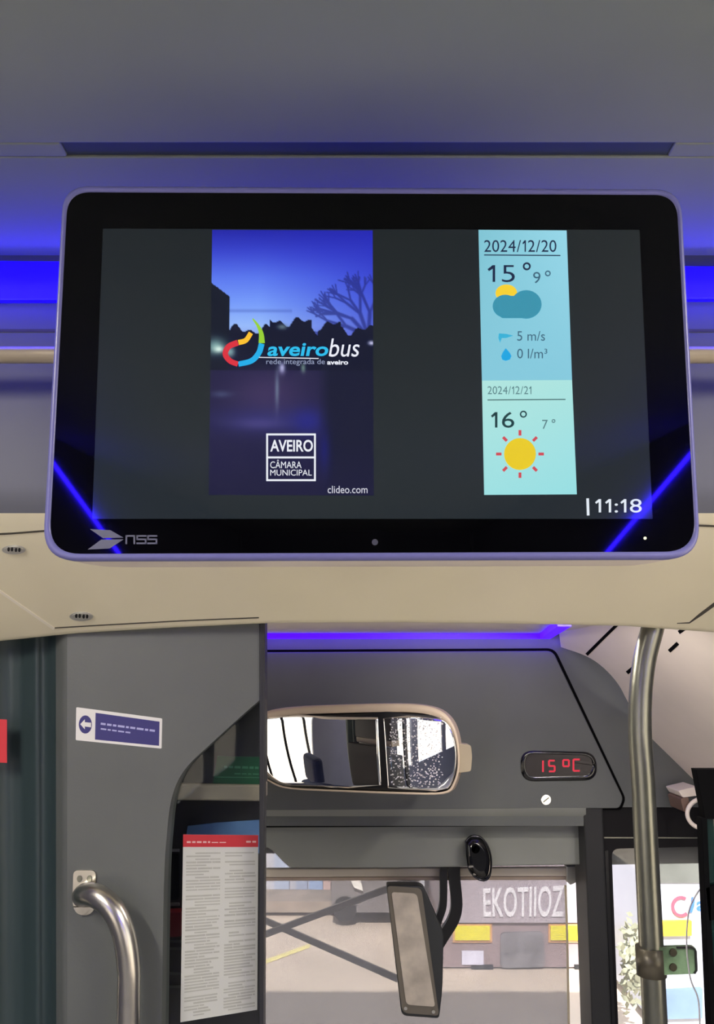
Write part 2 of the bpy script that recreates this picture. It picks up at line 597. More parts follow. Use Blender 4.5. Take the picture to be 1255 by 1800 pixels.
# ------------------------------------------------------------------ the monitor
T = math.radians(3.0)
YM = 0.85
NM = Vector((0, -math.cos(T), -math.sin(T)))
PM = Plane(P(627, 655, YM), NM)
outer = rounded([(112, 328), (1196, 334), (1231, 983), (75, 986)], [46, 46, 62, 62], 10)
inner = rounded([(120, 339), (1188, 344), (1222, 970), (87, 974)], [40, 40, 56, 56], 10)
mon = thing('monitor', (0, 0.93, PM.at(627, 985).z), 'wide black flat screen with pale rim hanging in front of the beige cross panel', 'screen')


def ringm(poly, off, sc=1.0):
    c = PM.at(654, 976)
    r = [PM.at(x, y) for x, y in poly]
    return [c + (p - c) * sc + PM.n * off for p in r]


mid = [((a[0] + b[0]) / 2, (a[1] + b[1]) / 2) for a, b in zip(outer, inner)]
m = MB()
m.loft([ringm(inner, -0.002), ringm(inner, 0.0022), ringm(mid, 0.0035), ringm(outer, 0.001), ringm(outer, -0.010)], False, False, True)
m.build('rim', M['rim'], mon)
m = MB(); m.loft([ringm(outer, -0.0095), ringm(outer, -0.060, 0.99), ringm(outer, -0.088, 0.965), ringm(outer, -0.094, 0.92)], False, True, True)
m.build('back_shell', M['cream'], mon)
m = MB(); m.prism(ringm(inner, 0.0015), [p for p in ringm(inner, -0.0015)])
m.build('screen_glass', M['glassblack'], mon)
m = MB().box((-0.13, 0.95, 2.09), (0.16, YB - 0.013, 2.215))
m.build('wall_bracket', M['dark'], mon)
act = [(181, 402), (1124, 404), (1147, 912), (162, 912)]


def bil(q, u, v):
    TL, TR, BR, BL = [Vector((*p, 0)) for p in q]
    r = (TL * (1 - u) + TR * u) * (1 - v) + (BL * (1 - u) + BR * u) * v
    return r.x, r.y


def vgrid(name, quad, off, nx, ny, fn, parent, strength=1.0):
    """a lit picture: colours computed per vertex from a function of u, v"""
    vs = []; cols = []
    for j in range(ny):
        for i in range(nx):
            u, v = i / (nx - 1), j / (ny - 1)
            vs.append(PM.at(*bil(quad, u, v), off)); cols.append(fn(u, v))
    fs = [(j * nx + i, (j + 1) * nx + i, (j + 1) * nx + i + 1, j * nx + i + 1) for j in range(ny - 1) for i in range(nx - 1)]
    m_ = MB(); m_.add(vs, fs)
    mt = bpy.data.materials.new(name + '_picture'); mt.use_nodes = True
    b_ = mt.node_tree.nodes['Principled BSDF']
    b_.inputs['Base Color'].default_value = (0.003, 0.003, 0.004, 1); b_.inputs['Roughness'].default_value = 0.06
    at_ = mt.node_tree.nodes.new('ShaderNodeAttribute'); at_.attribute_name = 'picture'
    mt.node_tree.links.new(at_.outputs['Color'], b_.inputs['Emission Color'])
    b_.inputs['Emission Strength'].default_value = strength * KE
    o = m_.build(name, mt, parent, fix=False)
    ca = o.data.color_attributes.new('picture', 'FLOAT_COLOR', 'POINT')
    arr = np.array([(lin(c[0]), lin(c[1]), lin(c[2]), 1.0) for c in cols], dtype=np.float32).ravel()
    ca.data.foreach_set('color', arr)
    return o


def mixc(a, b, t):
    t = max(0, min(1, t)); return tuple(a[i] * (1 - t) + b[i] * t for i in range(3))


def act_fn(u, v):
    c = mixc((24, 31, 35), (34, 41, 46), min(1, v * 1.3))
    return mixc(c, (38, 42, 42), max(0, u - 0.75) * 2)


display = vgrid('display', act, 0.0020, 30, 16, act_fn, mon)

# picture of a river at dusk
random.seed(3)
NX, NY = 190, 310
canvas = np.zeros((NY, NX, 3))
VV, UU = np.mgrid[0:NY, 0:NX]; UU = UU / (NX - 1); VV = VV / (NY - 1)


def lay(mask, col):
    mk = np.clip(mask, 0, 1)[..., None]
    canvas[:] = canvas * (1 - mk) + np.array(col, float) * mk


def blob(u, v, ru, rv):
    return np.exp(-(((UU - u) / ru) ** 2 + ((VV - v) / rv) ** 2))


stops = [(0.0, (28, 32, 170)), (0.08, (52, 66, 205)), (0.18, (88, 118, 238)), (0.28, (118, 156, 250)), (0.36, (150, 186, 250)), (0.42, (140, 160, 230)), (1, (140, 160, 230))]
for k in range(3):
    canvas[..., k] = np.interp(VV, [s[0] for s in stops], [s[1][k] for s in stops])
lay(np.clip((UU - 0.3) / 0.7, 0, 1) * 0.55 * (VV < 0.45) + 0, (30, 34, 190))
lay(blob(0.12, 0.31, 0.4, 0.035) * 0.0 + np.exp(-((VV - 0.305) / 0.006) ** 2) * (UU < 0.5) * 0.35, (60, 80, 170))
# branches
br = np.zeros((NY, NX))


def seg(a, b, w):
    a = np.array(a); b = np.array(b); d = b - a; L2 = (d * d).sum() + 1e-9
    pu, pv = UU - a[0], (VV - a[1]) * 1.65
    dd = np.array([d[0], d[1] * 1.65]); L = (dd * dd).sum() + 1e-9
    t = np.clip((pu * dd[0] + pv * dd[1]) / L, 0, 1)
    dist = np.hypot(pu - t * dd[0], pv - t * dd[1])
    np.maximum(br, np.clip(1.5 - dist / w, 0, 1), out=br)


def branch(u, v, ang, ln, w, depth):
    u2 = u + math.cos(ang) * ln; v2 = v - math.sin(ang) * ln * 0.6
    seg((u, v), (u2, v2), w)
    if depth:
        for _ in range(3):
            branch(u2, v2, ang + random.uniform(-0.65, 0.65), ln * random.uniform(0.6, 0.85), w * 0.7, depth - 1)


for a0 in (1.5, 1.9, 2.3, 2.7):
    branch(0.97, 0.40, a0, 0.15, 0.012, 3)
lay(br * 0.6, (22, 28, 105))
rng = np.random.RandomState(5)
sk = 0.375 + 0.012 * np.sin(UU * 31) + 0.01 * np.sin(UU * 67 + 1) - 0.03 * ((UU > 0.36) & (UU < 0.62)) - 0.018 * ((UU > 0.66) & (UU < 0.8))
lay((VV > sk) * 1.0, (10, 16, 44))
lay(((UU < 0.115) & (VV > 0.20 + UU * 0.45)) * 1.0, (12, 20, 40))
lay(blob(0.44, 0.365, 0.03, 0.01), (90, 110, 120))
lay((VV > 0.53) * 1.0, (30, 28, 66))
lay(blob(0.35, 0.62, 0.25, 0.10) * 0.7, (70, 54, 98))
lay(blob(0.35, 0.72, 0.35, 0.05) * 0.6, (52, 52, 128))
lay(blob(0.60, 0.72, 0.10, 0.05) * 0.6, (30, 34, 150))
lay(((UU > 0.66) & (VV > 0.53)) * np.clip((UU - 0.66) * 14, 0, 1) * 0.9, (16, 20, 48))
lay(blob(0.70, 0.85, 0.035, 0.09) * 0.8, (20, 24, 120))
lay((VV > 0.8) * np.clip((VV - 0.8) * 6, 0, 1) * 0.75, (24, 24, 58))
for u0, v0, ru, rv, c, s in ((0.03, 0.44, 0.06, 0.03, (120, 160, 160), 1), (0.05, 0.45, 0.03, 0.012, (215, 240, 230), 1), (0.12, 0.46, 0.03, 0.02, (150, 190, 190), .8),
                             (0.44, 0.52, 0.018, 0.02, (190, 190, 235), .9), (0.41, 0.60, 0.012, 0.07, (110, 126, 150), .8), (0.57, 0.52, 0.014, 0.018, (120, 150, 140), .8),
                             (0.99, 0.425, 0.02, 0.008, (200, 200, 235), 1), (0.07, 0.62, 0.06, 0.012, (66, 74, 110), .8), (0.30, 0.73, 0.14, 0.02, (86, 78, 140), .5)):
    lay(blob(u0, v0, ru, rv) * s, c)


def river(u, v):
    return tuple(canvas[min(NY - 1, int(round(v * (NY - 1)))), min(NX - 1, int(round(u * (NX - 1))))])


pic = vgrid('river_picture', [(373, 404), (655, 405), (657, 871), (367, 870)], 0.0024, NX, NY, river, display)


def scr(name, col, build, parent=display, off=0.0028, s=1.0):
    m_ = MB(); build(m_, off); return m_.build(name, screen_mat('lit_' + name, rgb(*col), s), parent)


scr('town_emblem', (235, 238, 246), lambda m, o: (
    [ribbon(m, p, 3.2, PM, o) for p in ([(468, 763.5), (555, 763.5)], [(468, 804), (555, 804)], [(468, 844), (555, 844)], [(469.5, 762), (469.5, 845)], [(553.5, 762), (553.5, 845)])],
    tbox(m, 'AVEIRO', 475, 773, 550, 794, PM, o, bold=0.02), tbox(m, 'CÂMARA', 475, 808, 530, 823, PM, o), tbox(m, 'MUNICIPAL', 475, 825.5, 548, 836, PM, o)), pic)
scr('service_name', (42, 188, 236), lambda m, o: tbox(m, 'aveiro', 470, 603, 577, 626, PM, o, bold=0.022, shear=0.15), pic)
scr('service_name_end', (238, 240, 250), lambda m, o: (tbox(m, 'bus', 578, 595, 632, 627, PM, o, shear=0.2), ribbon(m, [(455, 628), (560, 630)], 1.2, PM, o), tbox(m, 'aveiro', 575, 633, 612, 641, PM, o, bold=0.03)), pic)
scr('service_motto', (150, 160, 190), lambda m, o: tbox(m, 'rede integrada de', 468, 631, 571, 643, PM, o), pic)
scr('site_name', (214, 214, 226), lambda m, o: tbox(m, 'clideo.com', 576, 854, 646, 867, PM, o), pic)


def arc_rib(pts, w):
    def f(m, o):
        sp = smooth_path([(x, y, 0) for x, y in pts], 6)
        n = len(sp)
        ww = w if not isinstance(w, tuple) else [w[0] + (w[1] - w[0]) * i / (n - 1) for i in range(n)]
        ribbon(m, [(p.x, p.y) for p in sp], ww, PM, o)
    return f


scr('emblem_green_arc', (150, 206, 50), arc_rib([(444, 560), (453, 572), (459, 586), (460, 603)], (2, 11)), pic)
scr('emblem_blue_arc', (30, 172, 232), arc_rib([(460, 604), (455, 620), (442, 634), (419, 640)], (10, 9)), pic)
scr('emblem_red_arc', (216, 48, 62), arc_rib([(418, 640), (404, 634), (396, 622), (402, 609), (418, 602)], (9, 10)), pic)
scr('emblem_yellow_arc', (250, 192, 44), arc_rib([(419, 602), (432, 598), (441, 585)], (9, 8)), pic)

# weather panel
wtop = vgrid('weather_today_panel', [(841, 404), (996, 405), (1005.5, 668), (847, 669)], 0.0024, 12, 12,
             lambda u, v: mixc(mixc((128, 196, 212), (150, 214, 232), u), (132, 200, 220), v), display)
wbot = vgrid('weather_tomorrow_panel', [(847, 669), (1005.5, 668), (1014, 869), (851, 870)], 0.0024, 12, 12,
             lambda u, v: mixc((176, 228, 222), (152, 222, 226), v * 0.8 + u * 0.2), display)


def ring_(m, cx, cy, r, w, o):
    ribbon(m, [(cx + r * math.cos(a), cy + r * math.sin(a)) for a in [2 * math.pi * k / 20 for k in range(21)]], w, PM, o)


scr('weather_text', (26, 40, 70), lambda m, o: (tbox(m, '2024/12/20', 851, 422, 978, 443, PM, o), ribbon(m, [(851, 448), (985, 449)], 1.6, PM, o),
    tbox(m, '15', 857, 466, 905, 496, PM, o, spacing=1.25, bold=-0.006), ring_(m, 926, 468, 5.5, 3, o)), wtop)
scr('low_temperature', (60, 100, 122), lambda m, o: (tbox(m, '9', 937, 478, 950, 498, PM, o), ring_(m, 963, 480.5, 4, 2, o)), wtop)
scr('weather_small_text', (60, 100, 122), lambda m, o: (tbox(m, '5 m/s', 909, 582, 958, 599, PM, o), tbox(m, '0 l/m³', 909, 613, 962, 630, PM, o)), wtop)
scr('cloud_sun_icon', (246, 208, 48), lambda m, o: plate(m, circ(890, 515, 19, 15), PM, o), wtop)
scr('cloud_icon', (56, 146, 172), lambda m, o: (plate(m, circ(888, 538, 22, 20), PM, o), plate(m, circ(925, 535, 27, 25), PM, o + 0.0003), plate(m, rounded([(878, 520), (935, 520), (935, 559), (878, 559)], 8), PM, o + 0.0006)), wtop, 0.0034)
scr('wind_icon', (54, 176, 214), lambda m, o: (plate(m, [(877, 586), (890, 587), (902, 590), (890, 594), (882, 594), (879, 602), (876, 594)], PM, o)), wtop)
scr('drop_icon', (22, 164, 226), lambda m, o: (plate(m, [(889, 612), (896, 620), (899, 626), (896, 632), (889, 634), (883, 632), (881, 626), (884, 619)], PM, o)), wtop)
scr('forecast_text', (28, 62, 66), lambda m, o: (tbox(m, '16', 863, 724, 904, 752, PM, o, spacing=1.1), ring_(m, 920, 728, 5, 2.4, o), ribbon(m, [(857, 703), (994, 702)], 1.4, PM, o)), wbot)
scr('forecast_small_text', (88, 128, 132), lambda m, o: tbox(m, '2024/12/21', 857, 679, 934, 693, PM, o), wbot)
scr('low_temperature', (88, 128, 132), lambda m, o: (tbox(m, '7', 953, 738, 963, 754, PM, o), ring_(m, 973, 740, 2.5, 1.6, o)), wbot)
scr('sun_icon', (232, 202, 30), lambda m, o: plate(m, circ(914, 798, 28, 28), PM, o), wbot)
scr('sun_ray_icon', (206, 74, 84), lambda m, o: [ribbon(m, [(914 + 32.5 * math.cos(a), 798 + 32.5 * math.sin(a)), (914 + 42 * math.cos(a), 798 + 42 * math.sin(a))], 5, PM, o) for a in [k * math.pi / 4 for k in range(8)]], wbot)
scr('clock_text', (228, 236, 244), lambda m, o: (tbox(m, '11:18', 1046, 877, 1128, 901, PM, o), ribbon(m, [(1033, 876), (1034, 906)], 4.5, PM, o)), display, 0.0024)
m = MB()
plate(m, [(158, 930), (194, 932), (217, 945), (181, 946)], PM, 0.0015); plate(m, [(178, 948.5), (217, 948), (193, 964), (154, 966)], PM, 0.0015)
for x0, glyph in ((222, 'n'), (241, 's'), (260, 's')):
    L = {'n': [[(0, 13), (0, 0), (14, 0), (14, 13)]], 's': [[(15, 0), (0, 0), (0, 6), (15, 6), (15, 13), (0, 13)]]}[glyph]
    for path in L:
        for p, q_ in zip(path[:-1], path[1:]):
            ex = 1.4
            dx, dy = (q_[0] - p[0]), (q_[1] - p[1]); l_ = math.hypot(dx, dy)
            ribbon(m, [(x0 + p[0] - dx / l_ * ex, 942 + p[1] - dy / l_ * ex), (x0 + q_[0] + dx / l_ * ex, 942 + q_[1] + dy / l_ * ex)], 2.8, PM, 0.0015)
m.build('maker_mark', mat('grey_mark', rgb(92, 94, 112), 0.4, noise=0), mon)
m = MB(); plate(m, circ(659, 953, 5.5), PM, 0.0015); m.build('sensor_eye', mat('sensor_grey', rgb(70, 70, 84), 0.3, noise=0), mon)
m = MB(); plate(m, circ(1134, 946, 2.6), PM, 0.0015); m.build('status_light', screen_mat('status', rgb(255, 250, 200), 1.5), mon)

# blue light lines on the side walls, where the glossy glass mirrors them
def wall_hit(px, py, X):
    p = PM.at(px, py); d = (p - EYE).normalized(); r = d - 2 * d.dot(PM.n) * PM.n
    return p + r * ((X - p.x) / r.x)


for (a, b, sgn, wd) in (((90, 806), (212, 974), -1, 'left'), ((1220, 788), (1064, 972), 1, 'right')):
    X = sgn * (HALF - 0.012)
    A, B = wall_hit(*a, X), wall_hit(*b, X)
    d = (B - A).normalized(); n_ = Vector((1, 0, 0)).cross(d) * 0.0065
    m = MB(); m.prism([A + n_, B + n_, B - n_, A - n_], Vector((sgn * 0.01, 0, 0)))
    o = m.build('light_line', mat('blue_line_' + wd, (0.01, 0, 0.3), 0.4, noise=0, emit=(0.02, 0.006, 1.0, 1), es=56))
    set_tag(o, 'slanting blue light line high on the %s saloon wall, mirrored in the screen' % wd, 'light strip')

# ------------------------------------------------------------------ driver partition (left)
YPt = 1.53
PP = YP(YPt)
PS = Plane(P(627, 900, YPt), (0, -1, 0))
part = thing('driver_partition', (P(250, 1500, YPt).x, YPt, 0.0), 'tall grey driver cab partition with curved cut-out on the left', 'partition')
poly = [(118, 1080), (468, 1080), (468, 1222), (455, 1232), (425, 1258), (370, 1308), (334, 1342), (314, 1370), (301, 1408), (294, 1460), (288, 1560), (284, 1860), (118, 1860)]
poly = [(118, 1080), (456, 1080), (456, 1231)] + [(p.x, p.y) for p in smooth_path([(455, 1232, 0), (425, 1258, 0), (370, 1308, 0), (334, 1342, 0), (312, 1374, 0), (300, 1412, 0), (294, 1460, 0), (288, 1560, 0), (283, 1860, 0)], 5)][1:] + [(118, 1860)]
m = MB(); m.prism([PP.at(x, y) for x, y in poly], Vector((0, 0.055, 0)))
# the curved column at its left
prof = [(p.x, p.y) for p in smooth_path([(118, 0.0, 0), (108, 0.006, 0), (98, 0.024, 0), (86, 0.046, 0), (74, 0.054, 0), (62, 0.048, 0), (48, 0.056, 0), (30, 0.066, 0), (0, 0.06, 0), (-60, 0.0, 0)], 6)]
zt, zb = P(627, 1080, YPt).z, P(627, 1860, YPt).z
rows = [[], []]
for px, dd in prof:
    for r_, py_, z_ in ((rows[0], 1080, zt), (rows[1], 1860, zb)):
        r_.append(Vector((P(px + 2, py_, YPt).x * (1 + dd / YPt), YPt + dd, z_)))
NB = 13
m.grid([r_[:NB + 1] for r_ in rows])
m.build('panel', M['part_grey'], part)
o = MB().box((-0.56, YPt + 0.056, 1.27), (-0.40, YPt + 0.07, 1.44)).build('back_board', M['cream'], part); o['label'] = 'cream board on the cab side'
m = MB(); m.grid([r_[NB:] for r_ in rows])
co_ = m.build('curved_column', mat('column_teal', rgb(50, 64, 66), 0.42, noise=0.0), part, solid=0.0)
# post strip between cab opening and aisle
m = MB()
m.prism([PP.at(x, y, 0.004) for x, y in ((456, 1080), (466, 1080), (463, 1860), (455, 1860))], Vector((0, 0.035, 0)))
m.build('edge_post', M['dark'], part, bevel=0.002)
m = MB()
m.prism([PP.at(x, y, -0.03) for x, y in ((270, 1225), (456, 1225), (456, 1860), (270, 1860))], Vector((0, 0.004, 0)))
m.build('glazing', glass_mat('cab_glass', (0.86, 0.88, 0.88), 0.015), part)

# arrow sticker
stk = thing('sticker', PP.at(209, 1300), 'blue and white sticker with an arrow disc on the grey cab partition', 'sticker')
m = MB(); plate(m, rounded([(134, 1243), (285, 1263), (284, 1316), (133, 1301)], 2, 3), PP, 0, 0.0006); m.build('sheet', M['white'], stk)
m = MB(); plate(m, [(168, 1253), (280.5, 1268.5), (279.5, 1311), (167, 1300)], PP, 0.0006, 0.0003); m.build('blue_field', M['navy'], stk)
m = MB(); plate(m, circ(150, 1273.5, 11.5, 16), PP, 0.0006, 0.0003); m.build('arrow_disc', M['navy'], stk)
m = MB(); plate(m, [(141, 1273), (149, 1264.5), (149, 1269.5), (160, 1270.5), (160, 1278.5), (149, 1277), (149, 1282)], PP, 0.0009, 0.0003); m.build('arrow', M['white'], stk)
m = MB(); random.seed(9)


def words(m, x0, y0, x1, y1, w, pl, off, wl=(5, 13), gap=2.5):
    L = math.hypot(x1 - x0, y1 - y0); s = 0
    while s < L - 3:
        e = min(L, s + random.uniform(*wl))
        ribbon(m, [(x0 + (x1 - x0) * s / L, y0 + (y1 - y0) * s / L), (x0 + (x1 - x0) * e / L, y0 + (y1 - y0) * e / L)], w, pl, off, 0.0003)
        s = e + gap


words(m, 177, 1272, 274, 1285, 3.6, PP, 0.0009)
words(m, 177, 1281, 229, 1288, 2.6, PP, 0.0009)
m.build('small_print', M['pale'], stk)
m = MB(); xr = P(0, 1300, YPt + 0.05).x
m.prism([YP(YPt + 0.045).at(x, y, 0.02) for x, y in ((-40, 1262), (12, 1265), (12, 1341), (-40, 1339))], Vector((0, 0.001, 0)))
o = m.build('sticker', M['red']); set_tag(o, 'plain red sticker at the far left edge of the cab partition', 'sticker')

# grab handle
hd = thing('curved_grab_bar', PP.at(147, 1570), 'curved steel grab bar screwed to the grey cab partition', 'handle')
m = MB(); plate(m, rounded([(129, 1530), (168, 1530), (168, 1585), (163, 1609), (132, 1609), (127, 1585)], [9, 9, 10, 16, 16, 10], 6), PP, 0, 0.005)
br_ = m.build('bracket', M['steel'], hd, bevel=0.0015)
for cx in (139.5, 157):
    m = MB(); plate(m, circ(cx, 1545, 4.6, 6), PP, 0.005, 0.002); sc_ = m.build('screw', M['steel_dark'], br_, bevel=0.0006)
pts = [PP.at(146, 1574, -0.002), YP(YPt - 0.022).at(152, 1572), YP(YPt - 0.045).at(172, 1576), YP(YPt - 0.055).at(198, 1598), YP(YPt - 0.058).at(217, 1640), YP(YPt - 0.058).at(226, 1700), YP(YPt - 0.058).at(226, 1760), YP(YPt - 0.058).at(224, 1900)]
m = MB(); m.tube(smooth_path(pts, 8), 0.0193, 28); m.build('tube', M['steel'], hd)

# notice on the cab glass
PN = Plane(PP.at(322, 1467, -0.033), (0.0, -1, 0.0))
nt_ = thing('notice', PN.at(386, 1790), 'long white notice in two columns with a red header on the cab glass', 'notice')
Q = [(322, 1467), (454, 1468), (452, 1775), (317, 1797)]
m = MB(); plate(m, Q, PN, 0, 0.0008); m.build('paper_sheet', M['paper'], nt_)
m = MB(); plate(m, [bil(Q, 0, 0), bil(Q, 1, 0), bil(Q, 1, 0.068), bil(Q, 0, 0.066)], PN, 0.0008, 0.0003); m.build('red_header', M['red'], nt_)
m = MB(); random.seed(4)
words(m, *bil(Q, 0.05, 0.04), *bil(Q, 0.36, 0.04), 3.2, PN, 0.0011); m.build('header_print', M['redlight'], nt_); m = MB(); words(m, *bil(Q, 0.84, 0.038), *bil(Q, 0.97, 0.038), 3.2, PN, 0.0011); m.build('header_print', M['redlight'], nt_); m = MB()
words(m, *bil(Q, 0.38, 0.042), *bil(Q, 0.60, 0.042), 1.6, PN, 0.0011)
m.build('header_print', M['redlight'], nt_)
m = MB(); random.seed(11)
v = 0.095
for v_ in np.arange(0.10, 0.975, 0.0165):
    for c0, c1 in ((0.045, 0.50), (0.56, 0.97)):
        if random.random() < 0.07: continue
        s0 = c0 + (random.choice([0, 0, 0.0, 0.12]) if c0 < 0.1 else random.choice([0, 0, 0.0, 0.06]))
        e0 = c1 - random.uniform(0, 0.22) * (random.random() < 0.5)
        words(m, *bil(Q, s0, v_), *bil(Q, e0, v_), random.uniform(2.2, 3.4), PN, 0.0008, (14, 60), 1.2)
m.build('column_print', M['ink'], nt_)

# driver seat (seen in the convex mirror) and the side window bars
st_ = thing('driver_seat', (-0.74, 1.95, 0.0), 'dark blue driver seat with a head rest, seen only in the interior mirror', 'seat')
navy = mat('seat_navy', rgb(30, 40, 74), 0.8, noise=0.1, nscale=20)
MB().box((-0.96, 1.82, 0.55), (-0.52, 1.93, 1.22)).build('backrest', navy, st_, bevel=0.03)
MB().box((-0.86, 1.83, 1.25), (-0.62, 1.91, 1.42)).build('head_rest', navy, st_, bevel=0.03)
MB().box((-0.97, 1.90, 0.42), (-0.51, 2.34, 0.54)).build('seat_cushion', navy, st_, bevel=0.03)
MB().box((-0.84, 2.0, 0.0), (-0.64, 2.2, 0.42)).build('pedestal', M['black'], st_, bevel=0.01)
m = MB()
for y0 in (1.72, 1.98, 2.24):
    m = MB(); m.prism([Vector((-HALF - 0.005, y0 - 0.14, WIN_LO)), Vector((-HALF - 0.005, y0 - 0.11, WIN_LO)), Vector((-HALF - 0.005, y0 + 0.09, WIN_HI)), Vector((-HALF - 0.005, y0 + 0.06, WIN_HI))], Vector((0.02, 0, 0)))
    o = m.build('trim_4', M['black']); o['kind'] = 'structure'

# locker and dark recess of the cab behind the partition
YL = 1.605
PLK = YP(YL)
lk = thing('cab_locker', (P(380, 1400, YL).x, YL + 0.1, P(380, 1408, YL).z), 'dark grey overhead locker with a pale lower lip inside the driver cab', 'locker')
m = MB(); m.prism([PLK.at(x, y) for x, y in ((200, 1060), (464, 1060), (464, 1378), (200, 1374))], Vector((0, 0.06, 0))); m.build('cabinet_body', M['dark'], lk)
m = MB(); m.prism([PLK.at(x, y, 0.012) for x, y in ((200, 1376), (463, 1380), (463, 1409), (200, 1405))], Vector((0, 0.07, 0))); m.build('lower_lip', mat('lip_beige', rgb(150, 140, 124), 0.5, noise=0.03), lk, bevel=0.004)
gs = thing('sign', PLK.at(415, 1377), 'dark green sign on the locker inside the driver cab', 'sign')
m = MB(); plate(m, [(382, 1329), (466, 1331), (466, 1379), (374, 1377)], PLK, 0.0, 0.002); m.build('sign_plate', M['green'], gs)
m = MB(); words(m, 394, 1348, 462, 1350, 4, PLK, 0.002); words(m, 412, 1360, 460, 1361, 2, PLK, 0.002); ribbon(m, [(377, 1366), (464, 1367)], 1.2, PLK, 0.002); m.build('sign_print', M['greenpale'], gs)
YC = 1.67
PC = YP(YC)
cb = thing('cab_cabinet', (P(350, 1700, YC).x, YC, 0.0), 'black equipment cabinet at the driver side seen through the cab glass', 'cabinet')
m = MB(); m.prism([PC.at(x, y) for x, y in ((180, 1400), (464, 1400), (462, 1900), (180, 1900))], Vector((0, 0.03, 0))); m.build('cabinet_body', mat('cabinet_dark', rgb(34, 32, 36), 0.6, noise=0.05), cb)
m = MB(); m.prism([PC.at(x, y, 0.01) for x, y in rounded([(285, 1500), (314, 1500), (314, 1582), (285, 1582)], 6, 4)], Vector((0, 0.01, 0))); m.build('hatch', M['gloss_black'], cb)
tg_ = mat('trim_grey', rgb(110, 108, 116), 0.5, noise=0)
for y in (1495, 1590):
    m = MB(); ribbon(m, [(285, y), (315, y)], 4.5, PC, 0.0, 0.004); m.build('trim_line', tg_, cb)
m = MB(); plate(m, [(285, 1605), (318, 1604), (318, 1646), (285, 1648)], PC, 0.0, 0.03); m.build('red_box', M['maroon'], cb)
rg_ = mat('rack_grey', rgb(64, 64, 66), 0.5, noise=0)
for y in (1655, 1668, 1712, 1735):
    m = MB(); ribbon(m, [(285, y), (318, y)], 4, PC, 0.0, 0.004); m.build('rack_edge', rg_, cb)
m = MB(); m.prism([PC.at(x, y, 0.0045) for x, y in ((330, 1452), (382, 1446), (463, 1441), (463, 1500), (322, 1500))], Vector((0, 0.004, 0)))
o = m.build('sheet', M['skyblue']); set_tag(o, 'blue-grey sheet showing above the red-headed notice', 'sheet')

# ------------------------------------------------------------------ cab front
YF = 2.32
PF = YP(YF)
fz = PF.at(627, 1113).z
# cab ceiling
m = MB().box((-1.27, YS + 0.03, fz), (PF.at(965, 1127).x + 0.02, YF + 0.05, fz + 0.03))
o = m.build('ceiling', M['cream']); o['kind'] = 'structure'
o = MB().box((0.15, 1.57, fz - 0.012), (0.6, 1.66, fz - 0.0005)).build('fill_lamp', M['white'])
set_tag(o, 'unseen small white fill lamp added just behind the lower edge of the beige cross panel', 'fill lamp')
area_lamp('cab_fill_light', (0.38, 1.615, fz - 0.015), (0, 0.45, -1), 0.42, 0.07, 2.5, (1.0, 0.93, 0.84))  # added hidden lamp that brightens the fascia and cab
# fascia
fa = thing('header_fascia', (0.1, YF, PF.at(627, 1450).z), 'dark grey moulded fascia above the windscreen with a large hatch', 'fascia panel')
m = MB(); m.prism([PF.at(x, y) for x, y in ((150, 1090), (1330, 1090), (1330, 1419), (1026, 1419), (1026, 1452), (150, 1452))], Vector((0, 0.03, 0)))
m.build('back_panel', M['fascia'], fa)
hp = rounded([(400, 1147), (972, 1144), (1096, 1404), (1089, 1421), (400, 1425)], [0, 12, 8, 6, 0], 5)
gap = rounded([(400, 1142.5), (975, 1139.5), (1100, 1404), (1092, 1424), (400, 1427)], [0, 14, 8, 6, 0], 5)
m = MB(); plate(m, gap, PF, 0.0, 0.002); m.build('hatch_gap', M['hatchgap'], fa)
m = MB()
m.prism([PF.at(x, y, 0.012) for x, y in hp], Vector((0, 0.011, 0)))
m.build('hatch', M['fascia'], fa, bevel=0.003)
m = MB()
m.grid([[PF.at(x, 1420, 0.012) for x in (400, 700, 1030)], [PF.at(x, 1432, 0.006) for x in (400, 700, 1030)], [PF.at(x, 1449, -0.03) for x in (400, 700, 1026)]])
m.build('lower_lip', M['fascia2'], fa)
YG = 2.38
PG = YP(YG)
m = MB(); m.prism([PG.at(x, y) for x, y in ((380, 1447), (1030, 1440), (1030, 1520), (700, 1526), (510, 1526), (496, 1514), (480, 1496), (470, 1490), (380, 1490))], Vector((0, 0.05, 0)))
m.build('lower_board', M['fascia2'], fa, bevel=0.004)
m = MB(); plate(m, [(400, 1449), (1024, 1446), (1024, 1452), (400, 1455)], PG, 0.0, 0.004); m.build('board_gap', M['hatchgap'], fa)
m = MB(); plate(m, circ(960, 1406, 9, 9.5), PF, 0.012, 0.004); sc_ = m.build('fascia_screw', M['chrome'], fa, bevel=0.001); sc_['label'] = 'bright steel screw head'
m = MB(); ribbon(m, [(955, 1410), (965, 1402)], 2, PF, 0.016, 0.0005); m.build('screw_slot', M['steel_dark'], sc_)

# upper front shell (keeps daylight out above the windscreen)
m = MB().box((-1.3, 2.62, PG.at(627, 1500).z - 0.05), (1.3, 2.74, CEIL + 0.05))
o = m.build('wall_front', M['dark']); o['kind'] = 'structure'
m = MB().box((-1.3, 2.50, 0.001), (1.3, 2.74, 0.66))
o = m.build('wall_front_lower', M['dark']); o.name = 'wall_front'; o['kind'] = 'structure'

# blue strip of the cab
def at_z(px, py, z):
    d = ray(px, py); return EYE + d * ((z - EYE.z) / d.z)


